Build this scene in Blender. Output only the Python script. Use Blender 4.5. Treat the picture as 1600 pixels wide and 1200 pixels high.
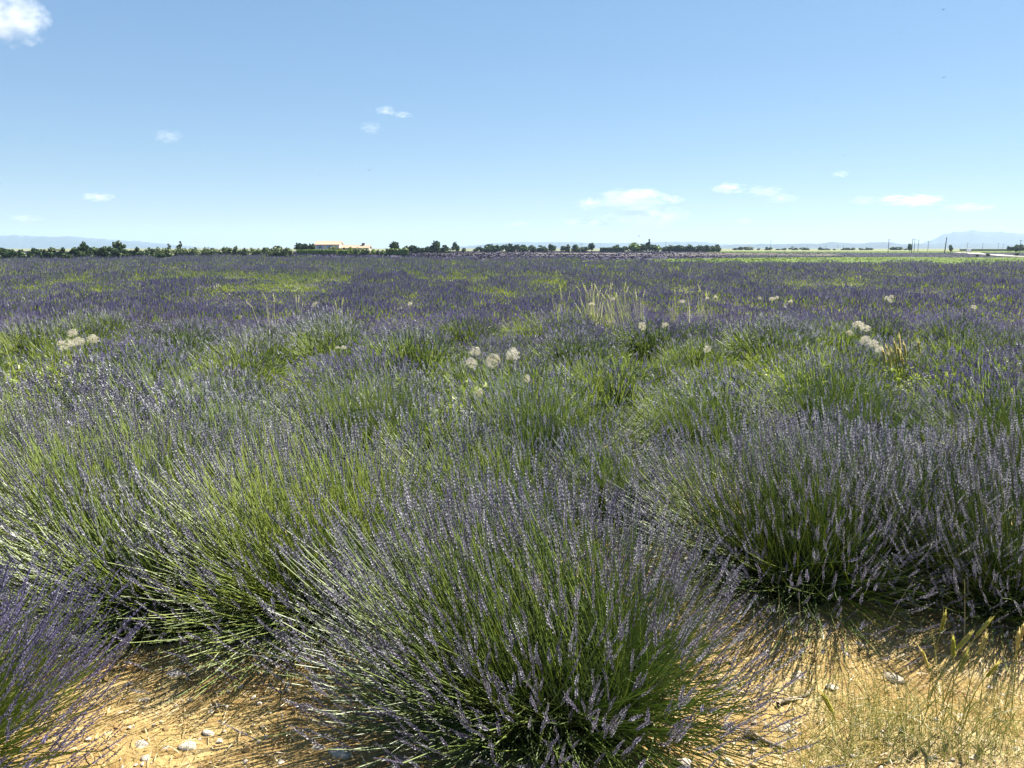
import bpy, math, random
import numpy as np
from mathutils import Vector, Matrix

# ------------------------------------------------------------------ camera, sky, sun, exposure
for o in list(bpy.data.objects):
    bpy.data.objects.remove(o)
S = bpy.context.scene
COL = S.collection
EYE = 1.5
PITCH = math.atan(212 / 1200.0)
cd = bpy.data.cameras.new('camera')
cd.sensor_width = 36.0
cd.lens = 27.0
cd.clip_start = 0.05
cd.clip_end = 80000
cam = bpy.data.objects.new('camera', cd)
cam.location = (0, 0, EYE)
cam.rotation_euler = (math.pi / 2 - PITCH, 0, 0)
COL.objects.link(cam)
S.camera = cam

SUN_AZ = math.radians(52)      # clockwise from the viewing direction: ahead and to the right
SUN_EL = math.radians(53)
W = bpy.data.worlds.new('World')
S.world = W
W.use_nodes = True
wn = W.node_tree
sky = wn.nodes.new('ShaderNodeTexSky')
sky.sky_type = 'NISHITA'
sky.sun_disc = False
sky.sun_elevation = SUN_EL
sky.sun_rotation = SUN_AZ
sky.altitude = 600
sky.air_density = 1.0
sky.dust_density = 0.35
sky.ozone_density = 2.2
bg = wn.nodes['Background']
bg.inputs['Strength'].default_value = 0.095
hs = wn.nodes.new('ShaderNodeHueSaturation')
hs.inputs['Saturation'].default_value = 1.22
gm = wn.nodes.new('ShaderNodeGamma')
gm.inputs['Gamma'].default_value = 0.56
wn.links.new(sky.outputs['Color'], gm.inputs['Color'])
tn = wn.nodes.new('ShaderNodeMix')
tn.data_type = 'RGBA'
tn.blend_type = 'MULTIPLY'
tn.inputs['Factor'].default_value = 1.0
tn.inputs['B'].default_value = (.84, .955, 1.075, 1)
wn.links.new(gm.outputs['Color'], tn.inputs['A'])
wn.links.new(tn.outputs['Result'], hs.inputs['Color'])
wn.links.new(hs.outputs['Color'], bg.inputs['Color'])

sd = bpy.data.lights.new('sun', 'SUN')
sd.energy = 5.0
sd.angle = math.radians(0.5)
sd.color = (1.0, 0.95, 0.86)
sun = bpy.data.objects.new('sun', sd)
sdir = Vector((math.sin(SUN_AZ) * math.cos(SUN_EL), math.cos(SUN_AZ) * math.cos(SUN_EL), math.sin(SUN_EL)))
sun.rotation_euler = sdir.to_track_quat('Z', 'Y').to_euler()
sun.location = (20, 20, 40)
COL.objects.link(sun)

S.view_settings.view_transform = 'Standard'
S.view_settings.look = 'None'
S.view_settings.gamma = 1.0
S.view_settings.exposure = 1.55
S.view_settings.use_curve_mapping = False
S.render.engine = 'CYCLES'
cy = S.cycles
cy.max_bounces = 12
cy.diffuse_bounces = 1
cy.glossy_bounces = 1
cy.transmission_bounces = 2
cy.volume_bounces = 10
cy.transparent_max_bounces = 4
cy.use_denoising = True
try:
    cy.denoiser = 'OPENIMAGEDENOISE'
    cy.denoising_input_passes = 'RGB_ALBEDO_NORMAL'
except Exception:
    pass

rng = np.random.default_rng(7)
random.seed(7)

# ------------------------------------------------------------------ helpers
def tag(o, label=None, cat=None, group=None, kind=None):
    if label: o['label'] = label
    if cat: o['category'] = cat
    if group: o['group'] = group
    if kind: o['kind'] = kind
    return o

def empty(name, loc=(0, 0, 0), rz=0.0, sc=1.0):
    o = bpy.data.objects.new(name, None)
    o.empty_display_size = 0.1
    o.location = loc
    o.rotation_euler = (0, 0, rz)
    o.scale = (sc, sc, sc) if not hasattr(sc, '__len__') else sc
    COL.objects.link(o)
    return o

def link(name, me, parent=None, loc=(0, 0, 0)):
    o = bpy.data.objects.new(name, me)
    o.location = loc
    COL.objects.link(o)
    if parent is not None:
        o.parent = parent
    return o

class MB:
    """collects vertex and face arrays, builds ONE mesh"""
    def __init__(s):
        s.v, s.f, s.m, s.t, s.n = [], [], [], [], 0
    def add(s, v, f, mat=0, tint=0.5):
        v = np.asarray(v, dtype=np.float32).reshape(-1, 3)
        f = np.asarray(f, dtype=np.int64)
        s.v.append(v)
        s.f.append(f + s.n)
        s.m.append(np.full(len(f), mat, dtype=np.int32))
        t = np.asarray(tint, dtype=np.float32)
        s.t.append(np.full(len(v), float(t), dtype=np.float32) if t.ndim == 0 else t.reshape(-1))
        s.n += len(v)
    def mesh(s, name, mats, smooth=False):
        v = np.concatenate(s.v)
        me = bpy.data.meshes.new(name)
        me.vertices.add(len(v))
        me.vertices.foreach_set('co', v.ravel())
        loops = np.concatenate([f.ravel() for f in s.f])
        tot = np.concatenate([np.full(len(f), f.shape[1], dtype=np.int32) for f in s.f])
        start = np.concatenate([[0], np.cumsum(tot)[:-1]]).astype(np.int32)
        me.loops.add(len(loops))
        me.loops.foreach_set('vertex_index', loops.astype(np.int32))
        me.polygons.add(len(tot))
        me.polygons.foreach_set('loop_start', start)
        me.polygons.foreach_set('material_index', np.concatenate(s.m))
        me.polygons.foreach_set('use_smooth', np.full(len(tot), smooth))
        a = me.attributes.new('tint', 'FLOAT', 'POINT')
        a.data.foreach_set('value', np.concatenate(s.t))
        for m in mats:
            me.materials.append(m)
        me.update(calc_edges=True)
        return me
    def build(s, name, mats, parent=None, smooth=False, loc=(0, 0, 0)):
        return link(name, s.mesh(name, mats, smooth), parent, loc)

def nrm(a):
    return a / np.maximum(np.linalg.norm(a, axis=-1, keepdims=True), 1e-9)

def basis(t, r=None):
    """(N,3) axes -> (N,3,3) whose columns are x, y, z=t, spun at random about t"""
    r = r or rng
    t = nrm(t)
    ref = nrm(r.normal(size=t.shape))
    x = nrm(np.cross(ref, t))
    y = np.cross(t, x)
    return np.stack([x, y, t], axis=-1)

def inst(mb, tv, tf, M, loc, mat=0, tint=0.5, own=None):
    N, V = len(loc), len(tv)
    v = np.einsum('nij,vj->nvi', M, tv) + loc[:, None, :]
    f = (tf[None] + (np.arange(N) * V)[:, None, None]).reshape(-1, tf.shape[1])
    t = np.asarray(tint)
    if own is not None:
        t = np.clip((t[:, None] if t.ndim else t) + np.broadcast_to(own[None], (N, V)), 0, 1).ravel()
    t = np.repeat(t, V) if (t.ndim == 1 and len(t) == N and own is None) else t
    mb.add(v, f, mat, t)

def tubes(mb, P, R, mat=0, tint=0.5, sides=3):
    """P (N,K,3) centre lines, R (N,K) radii"""
    N, K, _ = P.shape
    T = nrm(np.gradient(P, axis=1))
    ref = np.where(np.abs(T[..., 2:3]) > 0.9, np.array([1.0, 0.1, 0]), np.array([0, 0.1, 1.0]))
    X = nrm(np.cross(ref, T))
    Y = np.cross(T, X)
    a = np.arange(sides) * 2 * math.pi / sides
    ring = X[:, :, None, :] * np.cos(a)[None, None, :, None] + Y[:, :, None, :] * np.sin(a)[None, None, :, None]
    v = P[:, :, None, :] + ring * R[:, :, None, None]
    base = np.arange(N)[:, None, None] * K * sides + np.arange(K - 1)[None, :, None] * sides
    j = np.arange(sides)[None, None, :]
    j2 = (j + 1) % sides
    f = np.stack([base + j, base + j2, base + sides + j2, base + sides + j], axis=-1).reshape(-1, 4)
    t = np.asarray(tint)
    t = np.repeat(t, K * sides) if t.ndim == 1 else t
    mb.add(v, f, mat, t)

def ribbons(mb, P, Wd, mat=0, tint=0.5, side=None):
    """flat tapering blades along P (N,K,3)"""
    N, K, _ = P.shape
    if side is None:
        side = rng.normal(size=(N, 3))
    T = nrm(np.gradient(P, axis=1))
    X = nrm(np.cross(np.broadcast_to(side[:, None, :], T.shape), T))
    v = np.stack([P - X * Wd[..., None] * .5, P + X * Wd[..., None] * .5], axis=2)
    b = np.arange(N)[:, None] * K * 2 + np.arange(K - 1)[None, :] * 2
    f = np.stack([b, b + 1, b + 3, b + 2], axis=-1).reshape(-1, 4)
    t = np.asarray(tint)
    t = np.repeat(t, K * 2) if t.ndim == 1 else t
    mb.add(v, f, mat, t)

def bez(A, B, C, K):
    s = np.linspace(0, 1, K)[None, :, None]
    return A[:, None] * (1 - s) ** 2 + B[:, None] * 2 * s * (1 - s) + C[:, None] * s ** 2

def box(mb, x0, x1, y0, y1, z0, z1, mat=0, tint=0.5):
    v = np.array([(x, y, z) for z in (z0, z1) for y in (y0, y1) for x in (x0, x1)])
    f = np.array([(0, 2, 3, 1), (4, 5, 7, 6), (0, 1, 5, 4), (2, 6, 7, 3), (0, 4, 6, 2), (1, 3, 7, 5)])
    mb.add(v, f, mat, tint)

def vnoise(x, y, seed=0):
    """smooth value noise, 0..1"""
    x = np.asarray(x, dtype=np.float64); y = np.asarray(y, dtype=np.float64)
    xi, yi = np.floor(x), np.floor(y)
    fx, fy = x - xi, y - yi
    fx = fx * fx * (3 - 2 * fx); fy = fy * fy * (3 - 2 * fy)
    def h(a, b):
        s = np.sin(a * 127.1 + b * 311.7 + seed * 74.7) * 43758.5453
        return s - np.floor(s)
    return (h(xi, yi) * (1 - fx) + h(xi + 1, yi) * fx) * (1 - fy) + (h(xi, yi + 1) * (1 - fx) + h(xi + 1, yi + 1) * fx) * fy

KY = np.array([-50, 0, 10, 12.5, 16, 22, 30, 42, 55, 90, 140, 215, 300, 400, 600, 1000, 20000.])
KZ = np.array([0, 0, 0, -.12, -.75, -1.9, -2.8, -3.1, -3.2, -3.1, -2.9, -2.4, -1.6, -.9, -.4, 0, 0.])
_fy = np.arange(-50, 1200, 0.5)
_fz = np.interp(_fy, KY, KZ)
for _w in (3, 2):
    _pad = np.pad(_fz, _w, mode='edge')
    _fz = np.convolve(_pad, np.ones(2 * _w + 1) / (2 * _w + 1), mode='valid')
def gz(x, y):
    x = np.asarray(x, dtype=np.float64); y = np.asarray(y, dtype=np.float64)
    z = np.interp(y, _fy, _fz)
    z = z + 1.15 * np.exp(-((x + 78) / 62) ** 2 - ((y - 262) / 62) ** 2)
    far = np.clip((y - 20) / 40, 0, 1) * np.clip((900 - y) / 300, 0, 1)
    z = z + far * .35 * (vnoise(x / 34, y / 26, 3) - .5)
    near = np.clip((16 - y) / 6, 0, 1)
    z = z + near * (.05 * (vnoise(x * 1.3, y * 1.3, 5) - .5) + .035 * (vnoise(x * 4.2, y * 4.2, 6) - .5) + .022 * (vnoise(x * 11, y * 11, 8) - .5) + .016 * (vnoise(x * 7.3, y * 6.1, 18) - .5))
    return z
def gz1(x, y):
    return float(gz(np.array([x]), np.array([y]))[0])

def ray(u, v):
    """a direction through the photograph's pixel (1600 wide), scaled to forward distance 1"""
    a, b = (u - 800) / 1200.0, -(v - 600) / 1200.0
    Y = math.cos(PITCH) + b * math.sin(PITCH)
    return a / Y, (-math.sin(PITCH) + b * math.cos(PITCH)) / Y
def at(u, v, y):
    rx, rz = ray(u, v)
    return Vector((rx * y, y, EYE + rz * y))
def onground(u, v, h=0.0):
    y = 1.2
    rx, rz = ray(u, v)
    for _ in range(4000):
        if EYE + rz * y <= gz1(rx * y, y) + h:
            break
        y *= 1.004
    return rx * y, y

# ------------------------------------------------------------------ materials
def mat(name):
    m = bpy.data.materials.new(name)
    m.use_nodes = True
    n = m.node_tree
    n.nodes.clear()
    out = n.nodes.new('ShaderNodeOutputMaterial')
    return m, n, out

def leafy(name, stops, trans=0.3, gloss=0.06, rough=0.5, rand=0.25, noise=None):
    """plant tissue: colour from the per-piece tint, a little per-plant variation, light passing through"""
    m, n, out = mat(name)
    at_ = n.nodes.new('ShaderNodeAttribute'); at_.attribute_name = 'tint'
    oi = n.nodes.new('ShaderNodeObjectInfo')
    ma = n.nodes.new('ShaderNodeMath'); ma.operation = 'MULTIPLY_ADD'
    ma.inputs[1].default_value = rand
    sub = n.nodes.new('ShaderNodeMath'); sub.operation = 'SUBTRACT'; sub.inputs[1].default_value = 0.5
    n.links.new(oi.outputs['Random'], sub.inputs[0])
    n.links.new(sub.outputs[0], ma.inputs[0])
    n.links.new(at_.outputs['Fac'], ma.inputs[2])
    cr = n.nodes.new('ShaderNodeValToRGB')
    el = cr.color_ramp.elements
    while len(el) < len(stops):
        el.new(0.5)
    for e, (p, c) in zip(el, stops):
        e.position = p; e.color = (*c, 1)
    n.links.new(ma.outputs[0], cr.inputs['Fac'])
    d = n.nodes.new('ShaderNodeBsdfDiffuse')
    t = n.nodes.new('ShaderNodeBsdfTranslucent')
    g = n.nodes.new('ShaderNodeBsdfGlossy'); g.inputs['Roughness'].default_value = rough
    n.links.new(cr.outputs['Color'], d.inputs['Color'])
    n.links.new(cr.outputs['Color'], t.inputs['Color'])
    m1 = n.nodes.new('ShaderNodeMixShader'); m1.inputs[0].default_value = trans
    n.links.new(d.outputs[0], m1.inputs[1]); n.links.new(t.outputs[0], m1.inputs[2])
    m2 = n.nodes.new('ShaderNodeMixShader'); m2.inputs[0].default_value = gloss
    n.links.new(m1.outputs[0], m2.inputs[1]); n.links.new(g.outputs[0], m2.inputs[2])
    n.links.new(m2.outputs[0], out.inputs['Surface'])
    return m

def plain(name, col, rough=0.7, var=0.15, scale=3.0, bump=0.0, metal=0.0, spec=0.3):
    m, n, out = mat(name)
    p = n.nodes.new('ShaderNodeBsdfPrincipled')
    tc = n.nodes.new('ShaderNodeTexCoord')
    no = n.nodes.new('ShaderNodeTexNoise'); no.inputs['Scale'].default_value = scale; no.inputs['Detail'].default_value = 6
    n.links.new(tc.outputs['Object'], no.inputs['Vector'])
    cr = n.nodes.new('ShaderNodeValToRGB')
    cr.color_ramp.elements[0].position = .3; cr.color_ramp.elements[1].position = .7
    cr.color_ramp.elements[0].color = (*[c * (1 - var) for c in col], 1)
    cr.color_ramp.elements[1].color = (*[min(1, c * (1 + var)) for c in col], 1)
    n.links.new(no.outputs['Fac'], cr.inputs['Fac'])
    n.links.new(cr.outputs['Color'], p.inputs['Base Color'])
    p.inputs['Roughness'].default_value = rough
    p.inputs['Metallic'].default_value = metal
    p.inputs['Specular IOR Level'].default_value = spec
    if bump:
        b = n.nodes.new('ShaderNodeBump'); b.inputs['Strength'].default_value = bump; b.inputs['Distance'].default_value = .02
        n.links.new(no.outputs['Fac'], b.inputs['Height'])
        n.links.new(b.outputs[0], p.inputs['Normal'])
    n.links.new(p.outputs[0], out.inputs['Surface'])
    return m

M_STEM = leafy('lavender_stem', [(0, (.07, .11, .025)), (.5, (.195, .275, .045)), (1, (.36, .43, .06))], trans=.45, gloss=.07)
M_SPIKE = leafy('lavender_bud', [(0, (.055, .05, .075)), (.32, (.13, .11, .20)), (.55, (.235, .225, .285)), (1, (.64, .63, .66))], trans=.22, gloss=.07)
M_BLOOM = leafy('lavender_bloom', [(0, (.065, .055, .12)), (.5, (.185, .16, .30)), (1, (.40, .37, .52))], trans=.22, gloss=.05)
M_VIOLET = leafy('violet_bloom', [(0, (.07, .055, .14)), (.5, (.175, .152, .285)), (1, (.38, .35, .50))], trans=.22, gloss=.04)
M_FAR = leafy('lavender_bloom_mass', [(0, (.08, .07, .12)), (.5, (.185, .165, .265)), (1, (.33, .30, .41))], trans=.2, gloss=.03)
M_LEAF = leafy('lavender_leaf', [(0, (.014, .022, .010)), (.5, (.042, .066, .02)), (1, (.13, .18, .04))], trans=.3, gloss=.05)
M_SHADE_HULL = leafy('bush_shade_hull', [(0, (.02, .028, .012)), (.5, (.045, .06, .022)), (1, (.07, .09, .03))], trans=0.0, gloss=0.0)  # for the added hull that blocks light and deepens shade inside bushes
M_GRASS = leafy('green_grass', [(0, (.07, .12, .02)), (.5, (.22, .30, .035)), (1, (.44, .48, .07))], trans=.42, gloss=.06)
M_DRY = leafy('dry_grass', [(0, (.12, .14, .03)), (.5, (.31, .31, .07)), (1, (.56, .49, .18))], trans=.3, gloss=.06)
M_PALE = leafy('pale_grass', [(0, (.26, .32, .08)), (.5, (.46, .48, .17)), (1, (.72, .68, .40))], trans=.45, gloss=.05)
M_STRAW = leafy('straw', [(0, (.22, .15, .07)), (.5, (.48, .37, .18)), (1, (.66, .56, .34))], trans=.1, gloss=.06)
M_SEED = leafy('seed_fluff', [(0, (.46, .37, .22)), (.5, (.76, .69, .52)), (1, (.86, .82, .68))], trans=.45, gloss=.02)
M_EAR = leafy('barley_ear', [(0, (.34, .40, .05)), (.5, (.56, .52, .10)), (1, (.80, .66, .30))], trans=.6, gloss=.06)
M_WOOD = plain('dead_wood', (.30, .24, .17), .85, .4, 30, .6)
M_BARK = plain('bark', (.10, .08, .055), .9, .35, 6, .5)
M_TREE = leafy('tree_leaf', [(0, (.014, .032, .010)), (.5, (.042, .080, .018)), (1, (.11, .16, .03))], trans=.2, gloss=.04)
M_OLIVE = leafy('pale_shrub_leaf', [(0, (.05, .075, .025)), (.5, (.13, .17, .06)), (1, (.24, .28, .11))], trans=.25, gloss=.04)
M_HEDGE = leafy('hedge_leaf', [(0, (.04, .08, .012)), (.5, (.15, .23, .025)), (1, (.30, .38, .05))], trans=.25, gloss=.05)
M_STONE = plain('pale_stone', (.50, .43, .335), .95, .28, 6, .4, 0, .05)
M_WALL = plain('cream_render', (.82, .68, .48), .85, .06, 2)
M_ROOF = plain('terracotta', (.60, .42, .29), .8, .22, 4)
M_SHUT = plain('blue_grey_shutter', (.36, .50, .62), .6, .05)
M_GLASS = plain('dark_glass', (.03, .04, .06), .15, .1, 1, 0, 0, .5)
M_FRAME = plain('white_frame', (.75, .74, .70), .6, .03)
M_POLE = plain('weathered_pole', (.10, .095, .09), .8, .2, 4)
M_VAN = plain('white_paint', (.80, .80, .78), .35, .02, 2, 0, 0, .5)
M_TYRE = plain('rubber', (.02, .02, .02), .8, .1)
M_ROADM = plain('pale_asphalt', (.42, .38, .33), .9, .1, .3)
M_RAIL = plain('galvanised_rail', (.45, .42, .40), .5, .1, 2)
M_MOUNT = plain('far_slope', (.05, .07, .08), .95, .3, .002)
M_BIRD = plain('dark_feather', (.03, .03, .03), .8, .2)

def ground_material():
    m, n, out = mat('field_soil')
    p = n.nodes.new('ShaderNodeBsdfPrincipled')
    p.inputs['Roughness'].default_value = .95
    p.inputs['Specular IOR Level'].default_value = .1
    geo = n.nodes.new('ShaderNodeNewGeometry')
    def noise(scale, detail=8, rough=.6):
        t = n.nodes.new('ShaderNodeTexNoise')
        t.inputs['Scale'].default_value = scale; t.inputs['Detail'].default_value = detail; t.inputs['Roughness'].default_value = rough
        n.links.new(geo.outputs['Position'], t.inputs['Vector'])
        return t
    def ramp(src, stops):
        c = n.nodes.new('ShaderNodeValToRGB')
        while len(c.color_ramp.elements) < len(stops): c.color_ramp.elements.new(.5)
        for e, (q, col) in zip(c.color_ramp.elements, stops):
            e.position = q; e.color = (*col, 1)
        n.links.new(src, c.inputs['Fac'])
        return c
    n1, n2 = noise(2.2), noise(17)
    soil = ramp(n1.outputs['Fac'], [(.3, (.34, .225, .095)), (.5, (.46, .33, .135)), (.7, (.58, .46, .25))])
    grit = ramp(n2.outputs['Fac'], [(.38, (.72, .66, .6)), (.55, (1, 1, 1)), (.7, (1.25, 1.2, 1.1))])
    mul = n.nodes.new('ShaderNodeMix'); mul.data_type = 'RGBA'; mul.blend_type = 'MULTIPLY'; mul.inputs['Factor'].default_value = 1
    n.links.new(soil.outputs[0], mul.inputs['A']); n.links.new(grit.outputs[0], mul.inputs['B'])
    # land beyond: crop colours of the fields themselves
    za = n.nodes.new('ShaderNodeAttribute'); za.attribute_name = 'land'
    zc = n.nodes.new('ShaderNodeAttribute'); zc.attribute_name = 'tint'
    n3 = noise(.22, 6)
    var = ramp(n3.outputs['Fac'], [(.35, (.7, .75, .7)), (.65, (1.25, 1.2, 1.2))])
    mul2 = n.nodes.new('ShaderNodeMix'); mul2.data_type = 'RGBA'; mul2.blend_type = 'MULTIPLY'; mul2.inputs['Factor'].default_value = 1
    n.links.new(za.outputs['Color'], mul2.inputs['A']); n.links.new(var.outputs[0], mul2.inputs['B'])
    mx = n.nodes.new('ShaderNodeMix'); mx.data_type = 'RGBA'
    n.links.new(zc.outputs['Fac'], mx.inputs['Factor'])
    n.links.new(mul.outputs['Result'], mx.inputs['A']); n.links.new(mul2.outputs['Result'], mx.inputs['B'])
    n.links.new(mx.outputs['Result'], p.inputs['Base Color'])
    n4 = noise(45, 6, .7)
    add = n.nodes.new('ShaderNodeMath'); add.operation = 'ADD'
    n.links.new(n2.outputs['Fac'], add.inputs[0]); n.links.new(n4.outputs['Fac'], add.inputs[1])
    b = n.nodes.new('ShaderNodeBump'); b.inputs['Strength'].default_value = .8; b.inputs['Distance'].default_value = .03
    n.links.new(add.outputs[0], b.inputs['Height']); n.links.new(b.outputs[0], p.inputs['Normal'])
    n.links.new(p.outputs[0], out.inputs['Surface'])
    return m
M_GROUND = ground_material()

# ------------------------------------------------------------------ ground, one sheet to the horizon
def grow(a, step, lim, f, smax=1e9):
    out = []
    while a < lim:
        step = min(step * f, smax)
        a += step
        out.append(a)
    return out
xs = np.arange(0, 3.6, .07)
xs = np.concatenate([xs, grow(xs[-1], .07, 60, 1.09), ])
xs = np.concatenate([xs, grow(xs[-1], 4.5, 420, 1.0), ])
xs = np.concatenate([xs, grow(xs[-1], 5, 8600, 1.25)])
xs = np.concatenate([-xs[:0:-1], xs])
ys = np.arange(1.0, 6.5, .07)
ys = np.concatenate([ys, grow(ys[-1], .07, 70, 1.07, 2.5)])
ys = np.concatenate([ys, grow(ys[-1], 2.5, 520, 1.0)])
ys = np.concatenate([ys, grow(ys[-1], 3, 8600, 1.2)])
ys = np.concatenate([[-400, -60, -12, -4, -1, 0, .5], ys])
X, Y = np.meshgrid(xs, ys)
Z = gz(X, Y)

C_LAV, C_LAV2, C_GREEN, C_PALE, C_FAR = (.050, .044, .068), (.036, .036, .05), (.10, .14, .035), (.24, .21, .14), (.13, .17, .10)
def zone(x, y):
    """what grows on the far land: 0 lavender, 1 green strip, 2 dark lavender, 3 pale track, 4 far farmland"""
    x = np.asarray(x, dtype=np.float64); y = np.asarray(y, dtype=np.float64)
    wob = 10 * (vnoise(x / 40, y / 40, 11) - .5)
    a = x / np.maximum(y, 1)                      # bearing
    z = np.zeros(x.shape, dtype=int)
    edge = np.where(a < -.02, 228, 200 - 22 * np.clip(a / .6, 0, 1)) + wob
    z = np.where(y > edge, np.where(a > .02, 1, 3), z)
    # beyond the green strip
    e2 = edge + np.interp(a, [-.05, .05, .15, .4, .7], [6, 16, 52, 96, 110])
    z = np.where(y > e2, 0, z)
    z = np.where((y > e2) & (a > .28), 2, z)
    # pale tracks that cross the middle fields
    for t0, s, w in ((330, 30, 5), (395, -35, 5)):
        z = np.where((np.abs(y - t0 - s * a + wob * .4) < w) & (a > -.12) & (a < .42), 3, z)
    z = np.where((y > 430 + wob) & (a > .25), 1, z)
    z = np.where(y > 560 + wob, 4, z)
    return z
zz = zone(X, Y)
cols = np.array([C_LAV, C_GREEN, C_LAV2, C_PALE, C_FAR])[zz]
fieldmix = vnoise(X / 300, Y / 160, 21)[..., None]
cols = np.where((zz == 4)[..., None], np.array([.08, .11, .05]) * (1 - fieldmix) + np.array([.24, .235, .14]) * fieldmix, cols)
under = np.clip((Y - 18) / 30, 0, 1)              # soil shows less and less between the plants
nx, ny = len(xs), len(ys)
idx = np.arange(nx * ny).reshape(ny, nx)
F = np.stack([idx[:-1, :-1], idx[:-1, 1:], idx[1:, 1:], idx[1:, :-1]], axis=-1).reshape(-1, 4)
gb = MB()
gb.add(np.stack([X, Y, Z], -1).reshape(-1, 3), F, 0, under.ravel())
ground = gb.build('ground', [M_GROUND], smooth=True)
ca = ground.data.attributes.new('land', 'FLOAT_COLOR', 'POINT')
ca.data.foreach_set('color', np.concatenate([cols, np.ones(cols.shape[:2] + (1,))], -1).astype(np.float32).ravel())
tag(ground, kind='structure')

# ------------------------------------------------------------------ mountains
def ridge(name, D, pts, depth, seed):
    """a hill range at distance D whose skyline passes through the photo heights pts (u, v)"""
    us = np.linspace(pts[0][0], pts[-1][0], 140)
    vs = np.interp(us, [p[0] for p in pts], [p[1] for p in pts])
    vs = vs + (vnoise(us / 22, us * 0, seed) - .5) * 1.6 + (vnoise(us / 7, us * 0, seed + 1) - .5) * .7
    R = 9
    V = []
    for k in range(R):
        s = k / (R - 1)
        d = D + (s - .5) * depth
        prof = math.sin(math.pi * s) ** .8
        for u, v in zip(us, vs):
            top = max(2.0, at(u, v, D).z)
            j = 1 + .25 * (vnoise(u / 9, k * 1.7, seed + 3) - .5) * (0 if k == R // 2 else 1)
            V.append((at(u, v, D).x * d / D, d, -1 + (top + 1) * prof * float(j)))
    n = len(us)
    I = np.arange(R * n).reshape(R, n)
    f = np.stack([I[:-1, :-1], I[:-1, 1:], I[1:, 1:], I[1:, :-1]], -1).reshape(-1, 4)
    b = MB(); b.add(V, f)
    return tag(b.build(name, [M_MOUNT], smooth=True), kind='structure')
ridge('mountain', 7200, [(-160, 367), (0, 368), (110, 370), (190, 375), (270, 382), (330, 389)], 1400, 1)
ridge('mountain', 6900, [(1410, 389), (1440, 381), (1465, 371), (1490, 362), (1520, 361), (1560, 363), (1610, 366), (1700, 368)], 1300, 2)
ridge('hills', 4600, [(1090, 389), (1150, 382), (1200, 381), (1255, 381), (1300, 379), (1340, 380.5), (1380, 378.5), (1420, 381), (1520, 380), (1640, 383)], 900, 3)
ridge('hills', 6600, [(700, 388), (770, 380), (830, 378), (900, 379), (1000, 380), (1090, 377), (1150, 383), (1200, 388)], 900, 4)

# ------------------------------------------------------------------ haze: the air over the plain
def haze():
    m, n, out = mat('haze_air')
    pv = n.nodes.new('ShaderNodeVolumePrincipled')
    pv.inputs['Color'].default_value = (.52, .69, .92, 1)
    pv.inputs['Density'].default_value = 0.00010
    pv.inputs['Anisotropy'].default_value = 0.1
    n.links.new(pv.outputs[0], out.inputs['Volume'])
    b = MB()
    box(b, -9000, 9000, -500, 9000, -5.5, 190)
    o = b.build('haze', [m])
    tag(o, kind='stuff')
haze()

# ------------------------------------------------------------------ lavender
def spike_hi(bend=0.0, seed=0):
    """a flower spike along +Z, length 1, radius 1: whorls of calyces, a loose whorl below"""
    r = np.random.default_rng(seed)
    V, F, T, n = [], [], [], 0
    zs = [0.0] + list(np.linspace(.2, .97, 7))
    for i, z in enumerate(zs):
        rad = (.72 if i == 0 else 1.0 - .55 * ((z - .3) / .7) ** 2 if z > .3 else .95)
        k = 4
        for j in range(k):
            a = 2 * math.pi * (j + r.random() * .5) / k + i * 1.1
            d = np.array([math.cos(a), math.sin(a), 0]); s = np.array([-math.sin(a), math.cos(a), 0])
            zt = z + .068 + .03 * r.random()
            rr = rad * (.8 + .4 * r.random())
            V += [d * .1 + [0, 0, z - .02], d * rr * .62 + s * .34 * rad + [0, 0, z + .04], d * rr + [0, 0, zt], d * rr * .62 - s * .34 * rad + [0, 0, z + .035]]
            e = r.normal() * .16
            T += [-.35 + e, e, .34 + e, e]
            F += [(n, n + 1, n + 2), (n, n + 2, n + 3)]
            n += 4
    for i in range(3):                              # the axis
        a = 2 * math.pi * i / 3
        V += [np.array([math.cos(a) * .2, math.sin(a) * .2, -.03]), np.array([math.cos(a) * .16, math.sin(a) * .16, 1.0])]
    for i in range(3):
        j = (i + 1) % 3
        F += [(n + 2 * i, n + 2 * j, n + 2 * j + 1), (n + 2 * i, n + 2 * j + 1, n + 2 * i + 1)]
    V = np.array(V, dtype=float)
    V[:, 0] += bend * V[:, 2] ** 2
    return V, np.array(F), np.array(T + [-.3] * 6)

def spike_mid(seed=0):
    r = np.random.default_rng(seed)
    V, F, T, n = [], [], [], 0
    for i, z in enumerate((0, .24, .48, .72)):
        rad = (.7, 1, .95, .65)[i]
        for j in range(3):
            a = 2 * math.pi * (j + r.random() * .6) / 3 + i
            d = np.array([math.cos(a), math.sin(a), 0]); s = np.array([-math.sin(a), math.cos(a), 0])
            V += [d * -.1 + s * .6 * rad + [0, 0, z], d * -.1 - s * .6 * rad + [0, 0, z + .03], d * rad + [0, 0, z + .27]]
            F += [(n, n + 1, n + 2)]
            T += [-.2, -.2, .3]
            n += 3
    return np.array(V, dtype=float), np.array(F), np.array(T)

SPIKE_LO_V = np.array([(-.5, 0, 0), (.5, 0, 0.1), (0, 0, 1), (0, -.5, .05), (0, .5, .1)], dtype=float)
SPIKE_LO_F = np.array([(0, 1, 2), (3, 4, 2)])
SP_HI = [spike_hi(b, i) for i, b in enumerate((0.0, .8, -1.3, 1.8))]
SP_MID = [spike_mid(i) for i in range(3)]

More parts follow.
